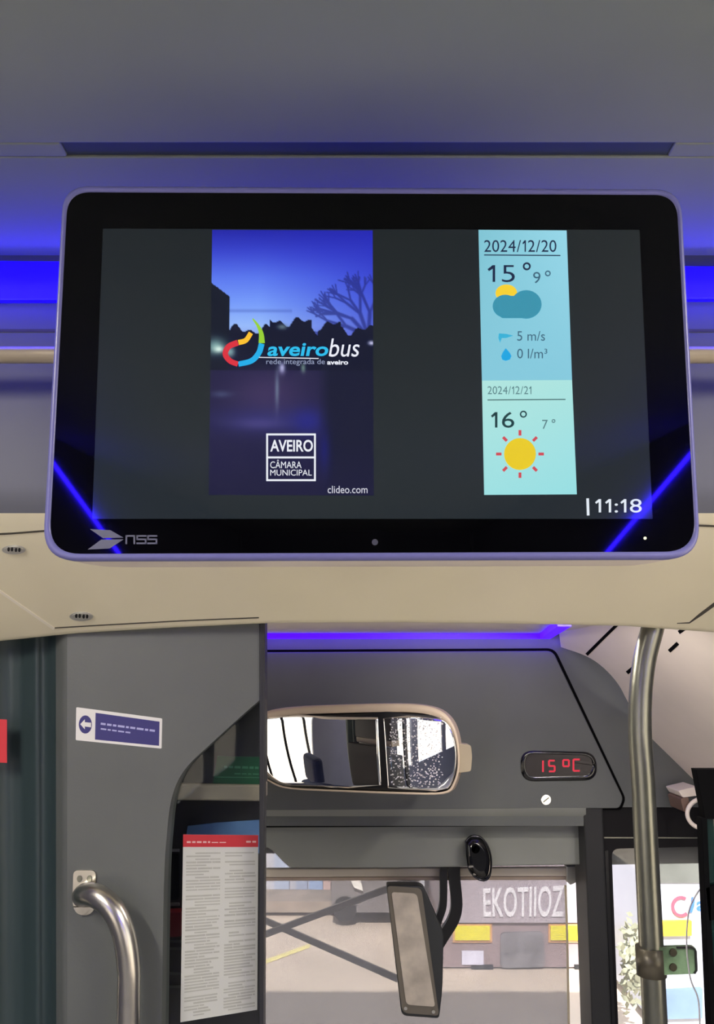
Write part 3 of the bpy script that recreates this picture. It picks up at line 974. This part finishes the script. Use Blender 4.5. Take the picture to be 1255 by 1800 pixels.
m = MB()
zc = fz - 0.001
path = [Vector((P(380, 1120, YF).x, YF - 0.006, zc)), Vector((P(962, 1125, YF).x, YF - 0.006, zc)), ]
a_ = path[1]; b_ = Vector((PF.at(990, 1093).x, 0, 0))
end = at_z(992, 1092, zc)
L_ = [(path[0], 0.010), (a_ + Vector((0, 0, 0)), 0.012)]
m.box((path[0].x, YF - 0.012, zc - 0.016), (a_.x, YF - 0.001, zc - 0.0))
dir_ = (end - a_); dir_.z = 0
side = Vector((dir_.y, -dir_.x, 0)).normalized() * 0.022
m.prism([a_ + Vector((0, 0, -0.016)) - side * 0.3, a_ + Vector((0, 0, -0.016)) + side, a_ + dir_ * 1.15 + side + Vector((0, 0, -0.016)), a_ + dir_ * 1.15 - side * 0.3 + Vector((0, 0, -0.016))], Vector((0, 0, 0.016)))
o = m.build('light_strip', mat('cab_blue_light', (0.01, 0, 0.3), 0.4, noise=0, emit=(0.05, 0.0, 1.0, 1), es=1.1))
area_lamp('cab_strip_glow', (0.1, YF - 0.03, zc - 0.018), (0, 0.5, -1), 1.0, 0.02, 0.3, (0.12, 0.05, 1.0))
set_tag(o, 'thin blue light strip along the top of the fascia, bending at its right end', 'light strip')

# cream corner panel, right
A3, B3, C3 = P(985, 1140, YF - 0.004), P(1225, 1375, YF - 0.004), P(1255, 1112, 1.62)
PK = plane3(A3, B3, C3)
bd = [(p.x, p.y) for p in smooth_path([(985, 1138, 0), (1030, 1154, 0), (1060, 1174, 0), (1086, 1203, 0), (1104, 1236, 0), (1150, 1314, 0), (1190, 1364, 0), (1215, 1378, 0), (1240, 1386, 0)], 4)]
m = MB(); m.prism([PK.at(x, y) for x, y in ([(975, 1060), (1340, 1060), (1340, 1386)] + bd[::-1])], -PK.n * 0.012)
kp = m.build('trim_2', M['cream'], bevel=0.003); kp['kind'] = 'structure'; kp['label'] = 'cream sloping corner panel between fascia and side'
m = MB(); ribbon(m, [(1095, 1088), (1062, 1120), (1031, 1151)], 5.5, PK, 0, 0.001)
m.build('panel_seam', M['hatchgap'], kp)
for a, b in (((1176, 1145), (1191, 1131)), ((1102, 1183), (1112, 1175)), ((1193, 1112), (1206, 1103))):
    m = MB(); ribbon(m, [a, b], 6.5, PK, 0, 0.001); m.build('vent_slot', M['hatchgap'], kp)

# interior mirror
YI = 2.04


class MirrorSurface:
    """gently convex upright surface turned towards the driver"""
    R0, B0 = 1.0, math.radians(25)

    def __init__(s):
        c = P(630, 1318, YI); s.n0 = Vector((-math.sin(s.B0), -math.cos(s.B0), -0.04)).normalized()
        s.c = c - s.n0 * s.R0

    def at(s, px, py, off=0.0):
        d = ray(px, py); r = s.R0 + off
        # vertical cylinder with a slight lean is replaced by a large sphere section
        oc = EYE - s.c; A_ = d.dot(d); B_ = 2 * oc.dot(d); C_ = oc.dot(oc) - r * r
        disc = max(0, B_ * B_ - 4 * A_ * C_)
        return EYE + d * ((-B_ - math.sqrt(disc)) / (2 * A_))


PI_ = MirrorSurface()
BACK = -PI_.n0
mir = thing('driver_mirror', PI_.at(640, 1395), 'wide rounded interior mirror in a beige housing below the fascia', 'mirror')
ho = smooth_path([(440, 1264, 0), (470, 1250, 0), (510, 1243, 0), (600, 1239, 0), (700, 1237, 0), (755, 1242, 0), (786, 1258, 0), (803, 1290, 0), (808, 1340, 0), (800, 1378, 0), (780, 1396, 0), (700, 1396, 0), (600, 1392, 0), (510, 1387, 0), (475, 1375, 0), (448, 1350, 0), (440, 1300, 0)], 4)
cx_, cy_ = 630, 1318
inn = [(cx_ + (p.x - cx_) * 0.978, cy_ + 5.0 + (p.y - cy_) * 0.885) for p in ho]
hoo = [(p.x, p.y) for p in ho]
inn_ = [((a[0] * 0.6 + b[0] * 0.4), (a[1] * 0.6 + b[1] * 0.4)) for a, b in zip(inn, hoo)]
ctr = PI_.at(630, 1318)
fr_ = [PI_.at(*q, -0.004) for q in hoo]
m = MB()
m.loft([[PI_.at(*q, -0.001) for q in inn], [PI_.at(*q, 0.004) for q in inn_], [PI_.at(*q, 0.002) for q in hoo], fr_,
        [p + BACK * 0.022 for p in fr_], [ctr + (p - ctr) * 0.9 + BACK * 0.05 for p in fr_], [ctr + (p - ctr) * 0.6 + BACK * 0.062 for p in fr_]], False, True, True)
m.build('mirror_housing', mat('mirror_housing', rgb(196, 178, 158), 0.45, noise=0.03), mir)


def curved_pane(poly, off):
    """fan-filled grid patch on the convex surface, clipped to the outline by rows"""
    ys = [p[1] for p in poly]; y0, y1 = min(ys), max(ys); NR, NC = 24, 40; rows = []
    for j in range(NR + 1):
        y = y0 + (y1 - y0) * (j + 0.001) / (NR + 0.002) ; xs = []
        for i in range(len(poly)):
            a, b = poly[i], poly[(i + 1) % len(poly)]
            if (a[1] - y) * (b[1] - y) <= 0 and abs(a[1] - b[1]) > 1e-9: xs.append(a[0] + (b[0] - a[0]) * (y - a[1]) / (b[1] - a[1]))
        if len(xs) < 2: continue
        xa, xb = min(xs), max(xs)
        rows.append([PI_.at(xa + (xb - xa) * k / NC, y, off) for k in range(NC + 1)])
    return rows


def mirror_mat(name, c):
    mt = bpy.data.materials.new(name); mt.use_nodes = True
    b = mt.node_tree.nodes['Principled BSDF']
    b.inputs['Base Color'].default_value = c; b.inputs['Metallic'].default_value = 1; b.inputs['Roughness'].default_value = 0.01
    return mt


m = MB(); m.grid(curved_pane(inn, -0.0005)); m.build('mirror_backing', M['black'], mir)
gl = smooth_path([(452, 1290, 0), (462, 1268, 0), (486, 1257, 0), (570, 1256, 0), (664, 1258, 0)], 4) + smooth_path([(670, 1385, 0), (590, 1385, 0), (510, 1380, 0), (478, 1367, 0), (455, 1345, 0)], 4)
gr = smooth_path([(673, 1258, 0), (730, 1258, 0), (770, 1262, 0), (792, 1280, 0), (802, 1318, 0), (799, 1360, 0), (784, 1388, 0), (740, 1390, 0), (682, 1388, 0)], 4)
m = MB(); m.grid(curved_pane([(p.x, p.y) for p in gl], 0.001)); gA = m.build('mirror_glass', mirror_mat('mirror_silver', (0.9, 0.9, 0.9, 1)), mir, solid=0.001)
m = MB(); m.grid(curved_pane([(p.x, p.y) for p in gr], 0.002)); gB = m.build('mirror_glass', mirror_mat('mirror_right', (0.86, 0.87, 0.9, 1)), mir, solid=0.001)
gB['label'] = 'water-speckled right pane'
random.seed(21); m = MB()
for _ in range(520):
    x = random.uniform(684, 778); y = random.uniform(1262, 1384)
    r = random.uniform(0.5, 1.6)
    q = [PI_.at(*p, 0.0024) for p in circ(x, y, r, r * random.uniform(.7, 1.2), 6)]
    m.prism(q, BACK * 0.0004)
o = m.build('water_specks', mat('specks', rgb(200, 196, 200), 0.3, noise=0), gB, fix=False); o['kind'] = 'stuff'
arm_ = [PI_.at(*q, -0.004) for q in rounded([(798, 1306), (828, 1310), (830, 1330), (828, 1356), (798, 1360)], 4, 3)]
m = MB(); m.prism(arm_, Vector((0, 0.05, 0)))
m.build('mounting_arm', mat('arm_brown', rgb(150, 138, 118), 0.5, noise=0.05), mir, bevel=0.003)
ya = min(p.y for p in arm_) + 0.05
m = MB().box((P(803, 1330, ya).x, ya, P(803, 1350, ya).z), (P(822, 1330, ya).x, YF - 0.012, P(803, 1320, ya).z)); m.build('wall_bracket', M['dark'], mir)

# temperature display
td = thing('temperature_display', PF.at(981, 1375), 'black oval display reading 15 °C in red on the fascia', 'temperature display')
do = rounded([(914, 1319), (1048, 1322), (1050, 1372), (916, 1374)], [24, 24, 24, 24], 8)
di = rounded([(922, 1325), (1041, 1328), (1042, 1363), (925, 1366)], [18, 18, 18, 18], 8)
m = MB(); m.loft([[PF.at(*q, 0.018) for q in di], [PF.at(*q, 0.023) for q in [((a[0] + b[0]) / 2, (a[1] + b[1]) / 2) for a, b in zip(do, di)]], [PF.at(*q, 0.012) for q in do]], True, False, True)
m.build('display_case', M['gloss_black'], td)
m = MB(); plate(m, di, PF, 0.018, 0.001); m.build('display_window', mat('smoked_window', rgb(30, 26, 26), 0.3, noise=0, emit=rgb(26, 10, 12), es=0.3 * KE), td)
m = MB()
W_ = 3.0
def segs_(m, x, y, w, h, on, sl=0.0):
    S = {'a': [(0, 0), (w, 0)], 'b': [(w, 0), (w, h / 2)], 'c': [(w, h / 2), (w, h)], 'd': [(0, h), (w, h)], 'e': [(0, h / 2), (0, h)], 'f': [(0, 0), (0, h / 2)], 'g': [(0, h / 2), (w, h / 2)]}
    for k in on:
        (ax, ay), (bx, by) = S[k]
        ribbon(m, [(x + ax - sl * ay, y + ay), (x + bx - sl * by, y + by)], W_, PF, 0.019, 0.0006)


segs_(m, 954, 1336, 0.01, 20, 'bc') if False else ribbon(m, [(954.5, 1337), (954.5, 1357)], W_, PF, 0.019, 0.0006)
segs_(m, 965, 1337, 10, 19, 'afgcd')
segs_(m, 990, 1336, 10, 22, 'abgf'); segs_(m, 1008, 1335, 11, 20, 'afed')
m.build('red_digits', mat('red_led', (0.1, 0, 0), 0.5, noise=0, emit=rgb(226, 48, 72), es=0.9 * KE), td)

# roller blind: rail, end bracket, fabric
YBl = 2.475
PB = YP(YBl)
rb = thing('roller_blind', PB.at(735, 1790), 'grey translucent roller blind pulled down over the windscreen', 'blind')
m = MB(); m.prism([PB.at(x, y, 0.014) for x, y in ((400, 1528), (1003, 1525), (1003, 1540), (400, 1543))], Vector((0, 0.02, 0))); m.build('roller_case', mat('case_beige', rgb(222, 210, 190), 0.4, noise=0.02), rb, bevel=0.004)
m = MB(); plate(m, [(400, 1543), (1002, 1541), (1002, 1547), (400, 1549)], PB, 0.0, 0.01); m.build('rail', mat('blind_rail', rgb(176, 158, 142), 0.5, noise=0.02), rb, bevel=0.002)
m = MB(); m.prism([PB.at(x, y, 0.02) for x, y in ((996, 1523), (1028, 1522), (1028, 1536), (1020, 1548), (1003, 1556), (996, 1550))], Vector((0, 0.03, 0)))
m.build('end_bracket', M['alu'], rb, bevel=0.002)
m = MB(); m.prism([PB.at(x, y, -0.012) for x, y in ((400, 1484), (995, 1484), (1002, 1860), (400, 1860))], Vector((0, 0.001, 0)))
m.build('mesh_fabric', M['blind'], rb)
m = MB(); ribbon(m, [(994, 1556), (997, 1640), (1001, 1860)], 4, PB, -0.011, 0.001); m.build('hem', mat('hem_cream', rgb(220, 205, 176), 0.6, noise=0), rb)

# black oval camera
YO = 2.34
PO = YP(YO)
cm = thing('camera_housing', PO.at(843, 1549), 'glossy black oval camera housing hanging over the top of the windscreen', 'camera')
oo = smooth_path([(817, 1478, 0), (828, 1468, 0), (845, 1470, 0), (859, 1487, 0), (865, 1510, 0), (863, 1538, 0), (854, 1549, 0), (838, 1546, 0), (824, 1530, 0), (819, 1505, 0)], 5)
c0 = Vector((842, 1510, 0))
def shr(s): return [(c0.x + (p.x - c0.x) * s, c0.y + (p.y - c0.y) * s) for p in oo]
m = MB(); m.loft([[PO.at(*q, 0.034) for q in shr(0.55)], [PO.at(*q, 0.028) for q in shr(0.8)], [PO.at(*q, 0.01) for q in shr(0.9)]], True, False, True); m.build('camera_body', M['gloss_black'], cm)
m = MB(); m.loft([[PO.at(*q, 0.01) for q in shr(0.88)], [PO.at(*q, 0.014) for q in shr(0.95)], [PO.at(*q, 0.004) for q in shr(1.0)], [PO.at(*q, -0.04) for q in shr(1.0)]], False, True, True); m.build('rim', mat('rim_chrome', rgb(70, 70, 74), 0.15, metal=1, noise=0), cm)
m = MB(); plate(m, circ(836, 1492, 8, 9), PO, 0.03, 0.004); m.build('lens', M['hatchgap'], cm, bevel=0.001)
m = MB(); ribbon(m, [(824, 1524), (838, 1522)], 3, PO, 0.029, 0.004); ribbon(m, [(832, 1537), (846, 1536)], 3, PO, 0.02, 0.006); m.build('clip', M['steel'], cm)

# windscreen, pillar, quarter window
m = MB(); m.prism([YP(2.6).at(x, y) for x, y in ((150, 1480), (1044, 1480), (1056, 1870), (150, 1870))], Vector((0, 0.006, 0)))
o = m.build('window_1', M['hazepane']); o['kind'] = 'structure'
YQ = 2.33
PQ = YP(YQ)
m = MB(); m.prism([PQ.at(x, y, 0.016) for x, y in ((1026, 1416), (1060, 1412), (1078, 1860), (1043, 1860))], Vector((0, 0.12, 0)))
o = m.build('trim_3', mat('pillar_dark', rgb(46, 46, 47), 0.45, spec=0.3, noise=0.03), bevel=0.006); o['kind'] = 'structure'; o['label'] = 'dark windscreen pillar'
fo = [(1050, 1412), (1300, 1412), (1300, 1860), (1066, 1860)]
fi = [(1075, 1492), (1250, 1488), (1262, 1860), (1089, 1860)]
fo_ = rounded(fo, [1, 1, 1, 1], 6); fi_ = rounded(fi, [14, 6, 1, 1], 6)
m = MB(); A = [PQ.at(*q) for q in fo_]; B = [PQ.at(*q) for q in fi_]
bk = Vector((0, 0.05, 0))
m.loft([A, B, [p + bk for p in B], [p + bk for p in A]], False, False)
dr = m.build('door_1', mat('door_dark', rgb(20, 18, 20), 0.5, spec=0.2, noise=0.03), bevel=0.003); dr['kind'] = 'structure'; dr['label'] = 'dark framed glazed front door'
m = MB(); ribbon(m, [(1062, 1472.5), (1246, 1473)], 2.2, PQ, 0.0, 0.002); m.build('frame_bead', M['steel_dark'], dr)
m = MB(); ribbon(m, [(1066, 1495), (1070, 1600), (1081, 1860)], 6, PQ, 0.0, 0.006); m.build('rubber_seal', M['black'], dr)
m = MB(); m.prism([p + bk * 0.5 for p in B], Vector((0, 0.004, 0))); m.build('door_pane', M['hazepane'], dr)
m = MB(); m.prism([YP(2.42).at(x, y) for x, y in ((1070, 1470), (1270, 1470), (1270, 1517), (1070, 1520))], Vector((0, 0.01, 0))); m.build('upper_blind', mat('sunblind_grey', rgb(120, 118, 108), 0.7, noise=0.03), dr)

# vertical pole and glass clamp
YV = 1.545
PV = YP(YV)
pole = thing('grab_pole', P(1150, 1900, YV), 'tall steel grab pole with a bent top beside the front door', 'pole')
pts = [PV.at(x, y) for x, y in ((1152, 1085), (1146, 1108), (1133, 1160), (1126, 1220), (1125, 1290), (1130, 1370), (1134, 1450), (1139, 1550), (1144, 1650), (1149, 1750), (1156, 1900))]
m = MB(); m.tube(smooth_path(pts, 8), 0.0212, 32); m.build('tube', M['steel_dark'], pole)
cl = thing('panel_clamp', PV.at(1160, 1712), 'green-tinted acrylic clamp with two screws on the steel pole', 'clamp')
ca, cb_ = PV.at(1142.5, 1664), PV.at(1145.5, 1714)
m = MB(); m.tube([ca, cb_], 0.0255, 28); m.build('collar', mat('collar_dark', rgb(104, 98, 84), 0.35, metal=0.5, noise=0.1), cl)
PCl = YP(YV - 0.02)
m = MB(); m.prism([PCl.at(x, y) for x, y in rounded([(1146, 1666), (1224, 1664), (1226, 1712), (1147, 1715)], [1, 8, 8, 1], 5)], Vector((0, 0.012, 0))); m.build('plate', M['acrylic'], cl, bevel=0.002)
m = MB(); ribbon(m, [(1190, 1666), (1218, 1666), (1223.5, 1672), (1225, 1706), (1221, 1712)], 3, PCl, 0.0, 0.003); m.build('dark_edge', M['black'], cl)
for y in (1675, 1701):
    m = MB(); plate(m, circ(1184, y, 6.5, 7), PCl, 0.0, 0.004); m.build('screw', mat('rusty_screw', rgb(70, 66, 52), 0.5, metal=0.5, noise=0.1), cl, bevel=0.001)

# cable
YW = 1.40
pts = [YP(YW).at(x, y) for x, y in ((1300, 1502), (1262, 1530), (1234, 1558), (1214, 1592), (1208, 1625), (1207, 1666), (1211, 1706), (1216, 1728), (1227, 1756), (1230, 1800), (1230, 1870))]
m = MB(); m.tube(smooth_path(pts, 6), 0.0013, 10)
o = m.build('cable', M['white']); set_tag(o, 'thin white cable hanging down past the green clamp', 'cable')

# dark glazed panel at the right edge
YX = 1.34
PX_ = YP(YX)
gp = thing('side_screen', P(1290, 1880, YX), 'black framed screen panel with teal glass at the right edge', 'screen panel')
m = MB(); m.prism([PX_.at(x, y) for x, y in ((1223, 1352), (1310, 1352), (1310, 1440), (1241, 1440), (1248, 1860), (1252, 1860), (1235, 1440), (1232, 1400))][:4] + [PX_.at(1240, 1440)], Vector((0, 0.02, 0)))
m.prism([PX_.at(x, y) for x, y in ((1233, 1438), (1243, 1438), (1252, 1640), (1264, 1870), (1252, 1870))], Vector((0, 0.02, 0)))
m.prism([PX_.at(x, y) for x, y in ((1240, 1560), (1310, 1545), (1310, 1600), (1246, 1620))], Vector((0, 0.02, 0)))
m.build('frame', M['hatchgap'], gp, bevel=0.002)
m = MB(); m.prism([PX_.at(x, y, -0.008) for x, y in ((1238, 1430), (1310, 1430), (1310, 1870), (1258, 1870))], Vector((0, 0.004, 0))); m.build('teal_pane', M['tealglass'], gp)

# door lever and ring near the corner
dl = thing('door_release', P(1215, 1455, 2.2), 'pale door release lever with a ring handle in the dark corner', 'door handle')
PD = YP(2.22)
m = MB(); m.prism([PD.at(x, y) for x, y in rounded([(1192, 1390), (1226, 1382), (1232, 1398), (1200, 1402)], 3, 3)], Vector((0, 0.09, 0))); m.build('lever', M['cream'], dl, bevel=0.003)
m = MB(); m.prism([PD.at(x, y) for x, y in rounded([(1196, 1404), (1210, 1400), (1214, 1424), (1202, 1428)], 3, 3)], Vector((0, 0.09, 0))); m.build('base', mat('lever_brown', rgb(120, 96, 84), 0.4, noise=0.05), dl, bevel=0.003)
rp_ = [PD.at(1240 + 32 * math.cos(a), 1430 + 27 * math.sin(a), 0.01) for a in [math.radians(95 + 10 * k) for k in range(18)]]
m = MB(); m.tube(rp_, 0.0055, 14); m.build('ring', M['cream'], dl)

# ------------------------------------------------------------------ outside: mirror, wipers
YE = 2.38
PE = YP(YE)
em = thing('hanging_mirror', PE.at(740, 1790), 'tall rectangular dusty mirror hanging from a black arm in front of the blind', 'mirror')
f_o = rounded([(679, 1556), (744, 1562), (777, 1788), (706, 1784)], [8, 14, 8, 12], 5)
b_o = [(x + 0, y) for x, y in rounded([(679, 1556), (752, 1560), (781, 1788), (706, 1784)], [8, 14, 8, 12], 5)]
m = MB()
ba = rounded([(679, 1556), (744, 1557), (780, 1640), (778, 1740), (772, 1791), (706, 1786)], [6, 10, 8, 20, 6, 10], 4)
m.prism([PE.at(*q) for q in ba], Vector((0, 0.045, 0))); m.build('mirror_housing', mat('housing_black', rgb(54, 56, 56), 0.4, noise=0.03), em, bevel=0.004)
m = MB(); m.prism([PE.at(x, y, 0.004) for x, y in rounded([(680, 1557), (741, 1561), (772, 1786), (707, 1781)], [8, 10, 8, 12], 5)], Vector((0, 0.004, 0))); m.build('mirror_rim', mat('rim_tan', rgb(122, 114, 100), 0.5, noise=0.03), em, bevel=0.001)
m = MB(); m.prism([PE.at(x, y, 0.007) for x, y in rounded([(688, 1568), (733, 1571), (765, 1770), (714, 1766)], [6, 8, 6, 8], 5)], Vector((0, 0.003, 0)))
gE = m.build('mirror_glass', mat('dusty_mirror', rgb(214, 202, 184), 0.3, metal=0.25, noise=0.14, nscale=14), em)
for x, y in ((713, 1773), (762, 1779)):
    m = MB(); plate(m, circ(x, y, 3), PE, 0.008, 0.002); m.build('rivet', M['alu'], em)
PA = YP(YE + 0.05); m = MB()
for pth, w_, th_ in ((smooth_path([(799, 1505, 0), (799, 1540, 0), (803, 1590, 0), (797, 1618, 0), (780, 1646, 0), (764, 1672, 0)], 5), 20, 0.02), (smooth_path([(781, 1505, 0), (780, 1545, 0), (779, 1590, 0), (772, 1615, 0), (763, 1640, 0)], 5), 13, 0.03)):
    L, R_ = ribbon_poly([(p.x, p.y) for p in pth], w_)
    out_ = [(p.x, p.y) for p in L] + [(p.x, p.y) for p in R_[::-1]]
    m.prism([PA.at(*q, th_ - 0.02) for q in out_], Vector((0, 0.02, 0)))
m.build('mirror_arm', M['black'], em)
PW = YP(2.758)
for (p0, p1, w0, w1, lab) in (((400, 1668), (900, 1481), 11, 13, 'dark wiper arm rising to the right beyond the blind'), ((150, 1480), (700, 1722), 10, 12, 'dark wiper arm falling to the right beyond the blind')):
    m = MB(); ribbon(m, [p0, p1], [w0, w1], PW, 0.0 if w1 == 13 else -0.013, 0.012)
    o = m.build('wiper_arm', mat('wiper_grey', rgb(172, 156, 142), 0.5, noise=0.02), bevel=0.002); set_tag(o, lab, 'wiper')

# ------------------------------------------------------------------ street
GZ = -0.35
m = MB(); m.add([(-60, -40, GZ), (60, -40, GZ), (60, 80, GZ), (-60, 80, GZ)], [(0, 1, 2, 3)])
o = m.build('floor', M['asphalt'], fix=False); o['kind'] = 'structure'; o['label'] = 'sunlit paving in front of the bus'
m = MB()
def gpt(px, py, z=GZ + 0.004): return at_z(px, py, z)
for p0, p1 in (((440, 1700), (545, 1662)),):
    A, B = gpt(*p0), gpt(*p1); n_ = Vector((0, 0.05, 0))
    m.add([A - n_, B - n_, B + n_, A + n_], [(0, 1, 2, 3)])
o = m.build('road_marking', mat('yellow_paint', rgb(240, 226, 150), 0.8, noise=0.05)); set_tag(o, 'pale yellow line painted on the sunlit paving', 'road marking')


def wall_box(name, pxs_, Y, depth, mt, parent, off=0):
    m_ = MB(); pl = YP(Y); m_.prism([pl.at(x, y, off) for x, y in pxs_], Vector((0, depth, 0))); return m_.build(name, mt, parent)


# parked truck straight ahead, right
YT = 6.3
tk = thing('parked_truck', P(900, 1725, YT), 'pale mauve parked truck with white lettering ahead of the windscreen', 'truck')
mauve = mat('mauve_paint', rgb(176, 166, 176), 0.5, noise=0.05, nscale=2)
wall_box('body', [(776, 1420), (1055, 1420), (1055, 1622), (776, 1622)], YT, 1.5, mauve, tk)
wall_box('bumper', [(776, 1622), (1055, 1622), (1055, 1700), (776, 1700)], YT, 1.5, mat('truck_lower', rgb(150, 132, 136), 0.5, noise=0.08, nscale=3), tk, -0.03)
m = MB(); text(m, 'EKOTIIOZ', [(849, 1561), (992, 1556), (990, 1612), (850, 1612)], YP(YT), 0.0, bold=0.015, th=0.012, spacing=1.02); m.build('lettering', mat('white_lettering', rgb(236, 234, 242), 0.5, noise=0), tk)
for x0, x1 in ((800, 861), (968, 1025)):
    m = MB(); plate(m, [(x0 - 4, 1624), (x1 + 4, 1624), (x1 + 4, 1657), (x0 - 4, 1657)], YP(YT), -0.03, 0.015); fr = m.build('lamp_surround', mat('orange_trim', rgb(214, 160, 110), 0.5, noise=0), tk)
    m = MB(); plate(m, [(x0, 1628), (x1, 1628), (x1, 1653), (x0, 1653)], YP(YT), -0.015, 0.015); m.build('yellow_plate', mat('yellow_panel', rgb(236, 226, 30), 0.4, noise=0.02), fr)
m = MB(); plate(m, [(812, 1672), (850, 1672), (850, 1696), (812, 1696)], YP(YT), -0.03, 0.015); m.build('number_plate', mat('plate_blue', rgb(214, 214, 236), 0.4, noise=0.05, nscale=20), tk)
m = MB(); plate(m, rounded([(880, 1640), (955, 1638), (958, 1700), (880, 1702)], 8, 4), YP(YT), -0.03, 0.02); m.build('grille', mat('grille_grey', rgb(120, 118, 124), 0.5, noise=0.2, nscale=8), tk)
for cx in (840, 1015):
    m = MB(); c = P(cx, 1700, YT + 0.25); m.tube([c + Vector((-0.08, 0, 0)), c + Vector((0.08, 0, 0))], 0.24, 24); m.build('wheel', M['black'], tk)

# building across the road, left
YH = 8.2
bd_ = thing('building', P(560, 1580, YH), 'pale building front with blue-grey windows across the road, seen through the blind', 'building')
wall_box('wall', [(330, 1100), (770, 1100), (770, 1598), (330, 1598)], YH, 6, mat('render_pale', rgb(196, 196, 206), 0.8, noise=0.05), bd_)
random.seed(2)
for x0, x1, y0, y1, c in ((482, 508, 1553, 1572, (176, 188, 214)), (520, 540, 1553, 1572, (168, 180, 208)), (543, 567, 1553, 1586, (160, 182, 222)), (612, 640, 1553, 1578, (176, 190, 206)), (655, 676, 1553, 1578, (150, 150, 150))):
    m = MB(); plate(m, [(x0, y0 - 230), (x1, y0 - 230), (x1, min(y1, 1583)), (x0, min(y1, 1583))], YP(YH), 0.0, 0.06); m.build('window', mat('far_window', rgb(*c), 0.3, noise=0.05), bd_)
m = MB(); plate(m, [(568, 1200), (581, 1200), (581, 1592), (568, 1592)], YP(YH), 0.0, 0.06); m.build('pilaster', mat('red_brick', rgb(200, 172, 168), 0.8, noise=0.05), bd_)
# parked cars left
YCc = 7.3
for i, (x0, x1, yt, yb, col_, lab) in enumerate(((300, 585, 1583, 1604, (150, 138, 128), 'low brown-grey hedge wall along the far kerb'), (582, 738, 1556, 1604, (120, 116, 118), 'grey parked car across the paving'))):
    if i == 0:
        o = wall_box('kerb_wall', [(x0, yt), (x1, yt + 2), (x1, yb), (x0, yb)], YCc + 0.3, 0.4, mat('hedge_brown', rgb(*col_), 0.9, noise=0.15, nscale=8), None); set_tag(o, lab, 'low wall')
    else:
        car = thing('car', P(630, 1604, YCc), lab, 'car')
        pr = rounded([(x0, 1604), (x0, 1500), (x0 + 25, 1405), (x1 - 25, 1405), (x1, 1500), (x1, 1604)], [4, 12, 20, 20, 12, 4], 4)
        wall_box('car_body', pr, YCc + 0.01, 0.8, mat('car_grey', rgb(*col_), 0.35, noise=0.03), car)
        wall_box('car_window', [(x0 + 18, 1490), (x0 + 35, 1420), (x1 - 35, 1420), (x1 - 18, 1490)], YCc, 0.02, M['gloss_black'], car, 0.01)
        m = MB(); plate(m, [(617, 1548), (634, 1548), (638, 1566), (622, 1560)], YP(YCc), 0.0, 0.03); m.build('rear_lamp', M['white'], car)
        for cx in (606, 712):
            m = MB(); c = P(cx, 1598, YCc); m.tube([c, c + Vector((0, 0.2, 0))], 0.1, 20); m.build('wheel', M['black'], car)

# white bus beyond the door
YU = 5.25
ub = thing('parked_bus', P(1180, 1790, YU), 'white parked bus with a red ring emblem beyond the door glass', 'bus')
wall_box('bus_body', [(1150, 1480), (1420, 1480), (1420, 1800), (1150, 1800)], YU, 1.04, mat('bus_white', rgb(168, 174, 188), 0.4, noise=0.02), ub)
wall_box('bus_window', [(1154, 1512), (1420, 1512), (1420, 1552), (1154, 1552)], YU, 0.02, mat('bus_glass', rgb(84, 88, 86), 0.25, noise=0.15, nscale=3), ub, 0.01)
m = MB(); ring_pts = [(1198 + 15 * math.cos(a), 1594 + 16 * math.sin(a)) for a in [math.radians(-60 - 12 * k) for k in range(22)]]
ribbon(m, ring_pts, 5, YP(YU), 0.0, 0.01); m.build('red_ring', mat('ring_red', rgb(190, 70, 92), 0.5, noise=0), ub)
m = MB(); ribbon(m, [(1214, 1604), (1218, 1592), (1219, 1578)], 5, YP(YU), 0.0, 0.01); tbox(m, 'av', 1224, 1584, 1262, 1602, YP(YU), 0.0, bold=0.03); m.build('blue_lettering', mat('letter_blue', rgb(50, 104, 190), 0.5, noise=0), ub)
m = MB(); plate(m, [(1164, 1620), (1216, 1619), (1216, 1645), (1164, 1646)], YP(YU), 0.0, 0.03); m.build('yellow_panel', mat('yellow_panel_far', rgb(214, 172, 36), 0.5, noise=0.03), ub)
m = MB(); plate(m, [(1164, 1742), (1235, 1738), (1235, 1790), (1164, 1792)], YP(YU), 0.0, 0.03); m.build('lower_window', mat('lower_blue', rgb(96, 120, 156), 0.4, noise=0.1, nscale=6), ub)
# red and white post, and bright wall behind the door glass
m = MB(); c0_, c1_ = P(1097, 1440, 7.9), P(1098, 1600, 7.9); m.tube([c0_, c1_], 0.045, 14)
o = m.build('street_post', mat('post_red', rgb(150, 70, 62), 0.5, noise=0.1)); set_tag(o, 'reddish post standing beyond the door glass, left of the steel pole', 'post')
m = MB(); m.prism([YP(9.5).at(x, y) for x, y in ((1050, 1250), (1120, 1250), (1120, 1542), (1050, 1542))], Vector((0, 1, 0)))
o = m.build('kiosk', mat('kiosk_grey', rgb(140, 142, 150), 0.7, noise=0.1, nscale=2)); set_tag(o, 'pale grey kiosk far beyond the door glass', 'kiosk')
# leafy shrub low behind the pole
random.seed(8); m = MB()
for _ in range(260):
    c = P(random.gauss(1112, 9), random.gauss(1690, 30), 4.85 + random.uniform(0, 0.3)); a = random.uniform(0, 6.3); s = 0.028
    u_ = Vector((math.cos(a), random.uniform(-.6, .6), math.sin(a))) * s; w_ = Vector((-math.sin(a), random.uniform(-.6, .6), math.cos(a))) * s * 0.5
    m.add([c - u_, c + w_, c + u_, c - w_], [(0, 1, 2, 3)])
o = m.build('shrub', mat('leaf_pale', rgb(140, 142, 122), 0.8, noise=0.2), fix=False); set_tag(o, 'pale leafy shrub beyond the door glass beside the pole', 'shrub')

# the two panes of the interior mirror are turned towards the driver
for gpane in (gA, gB):
    pass
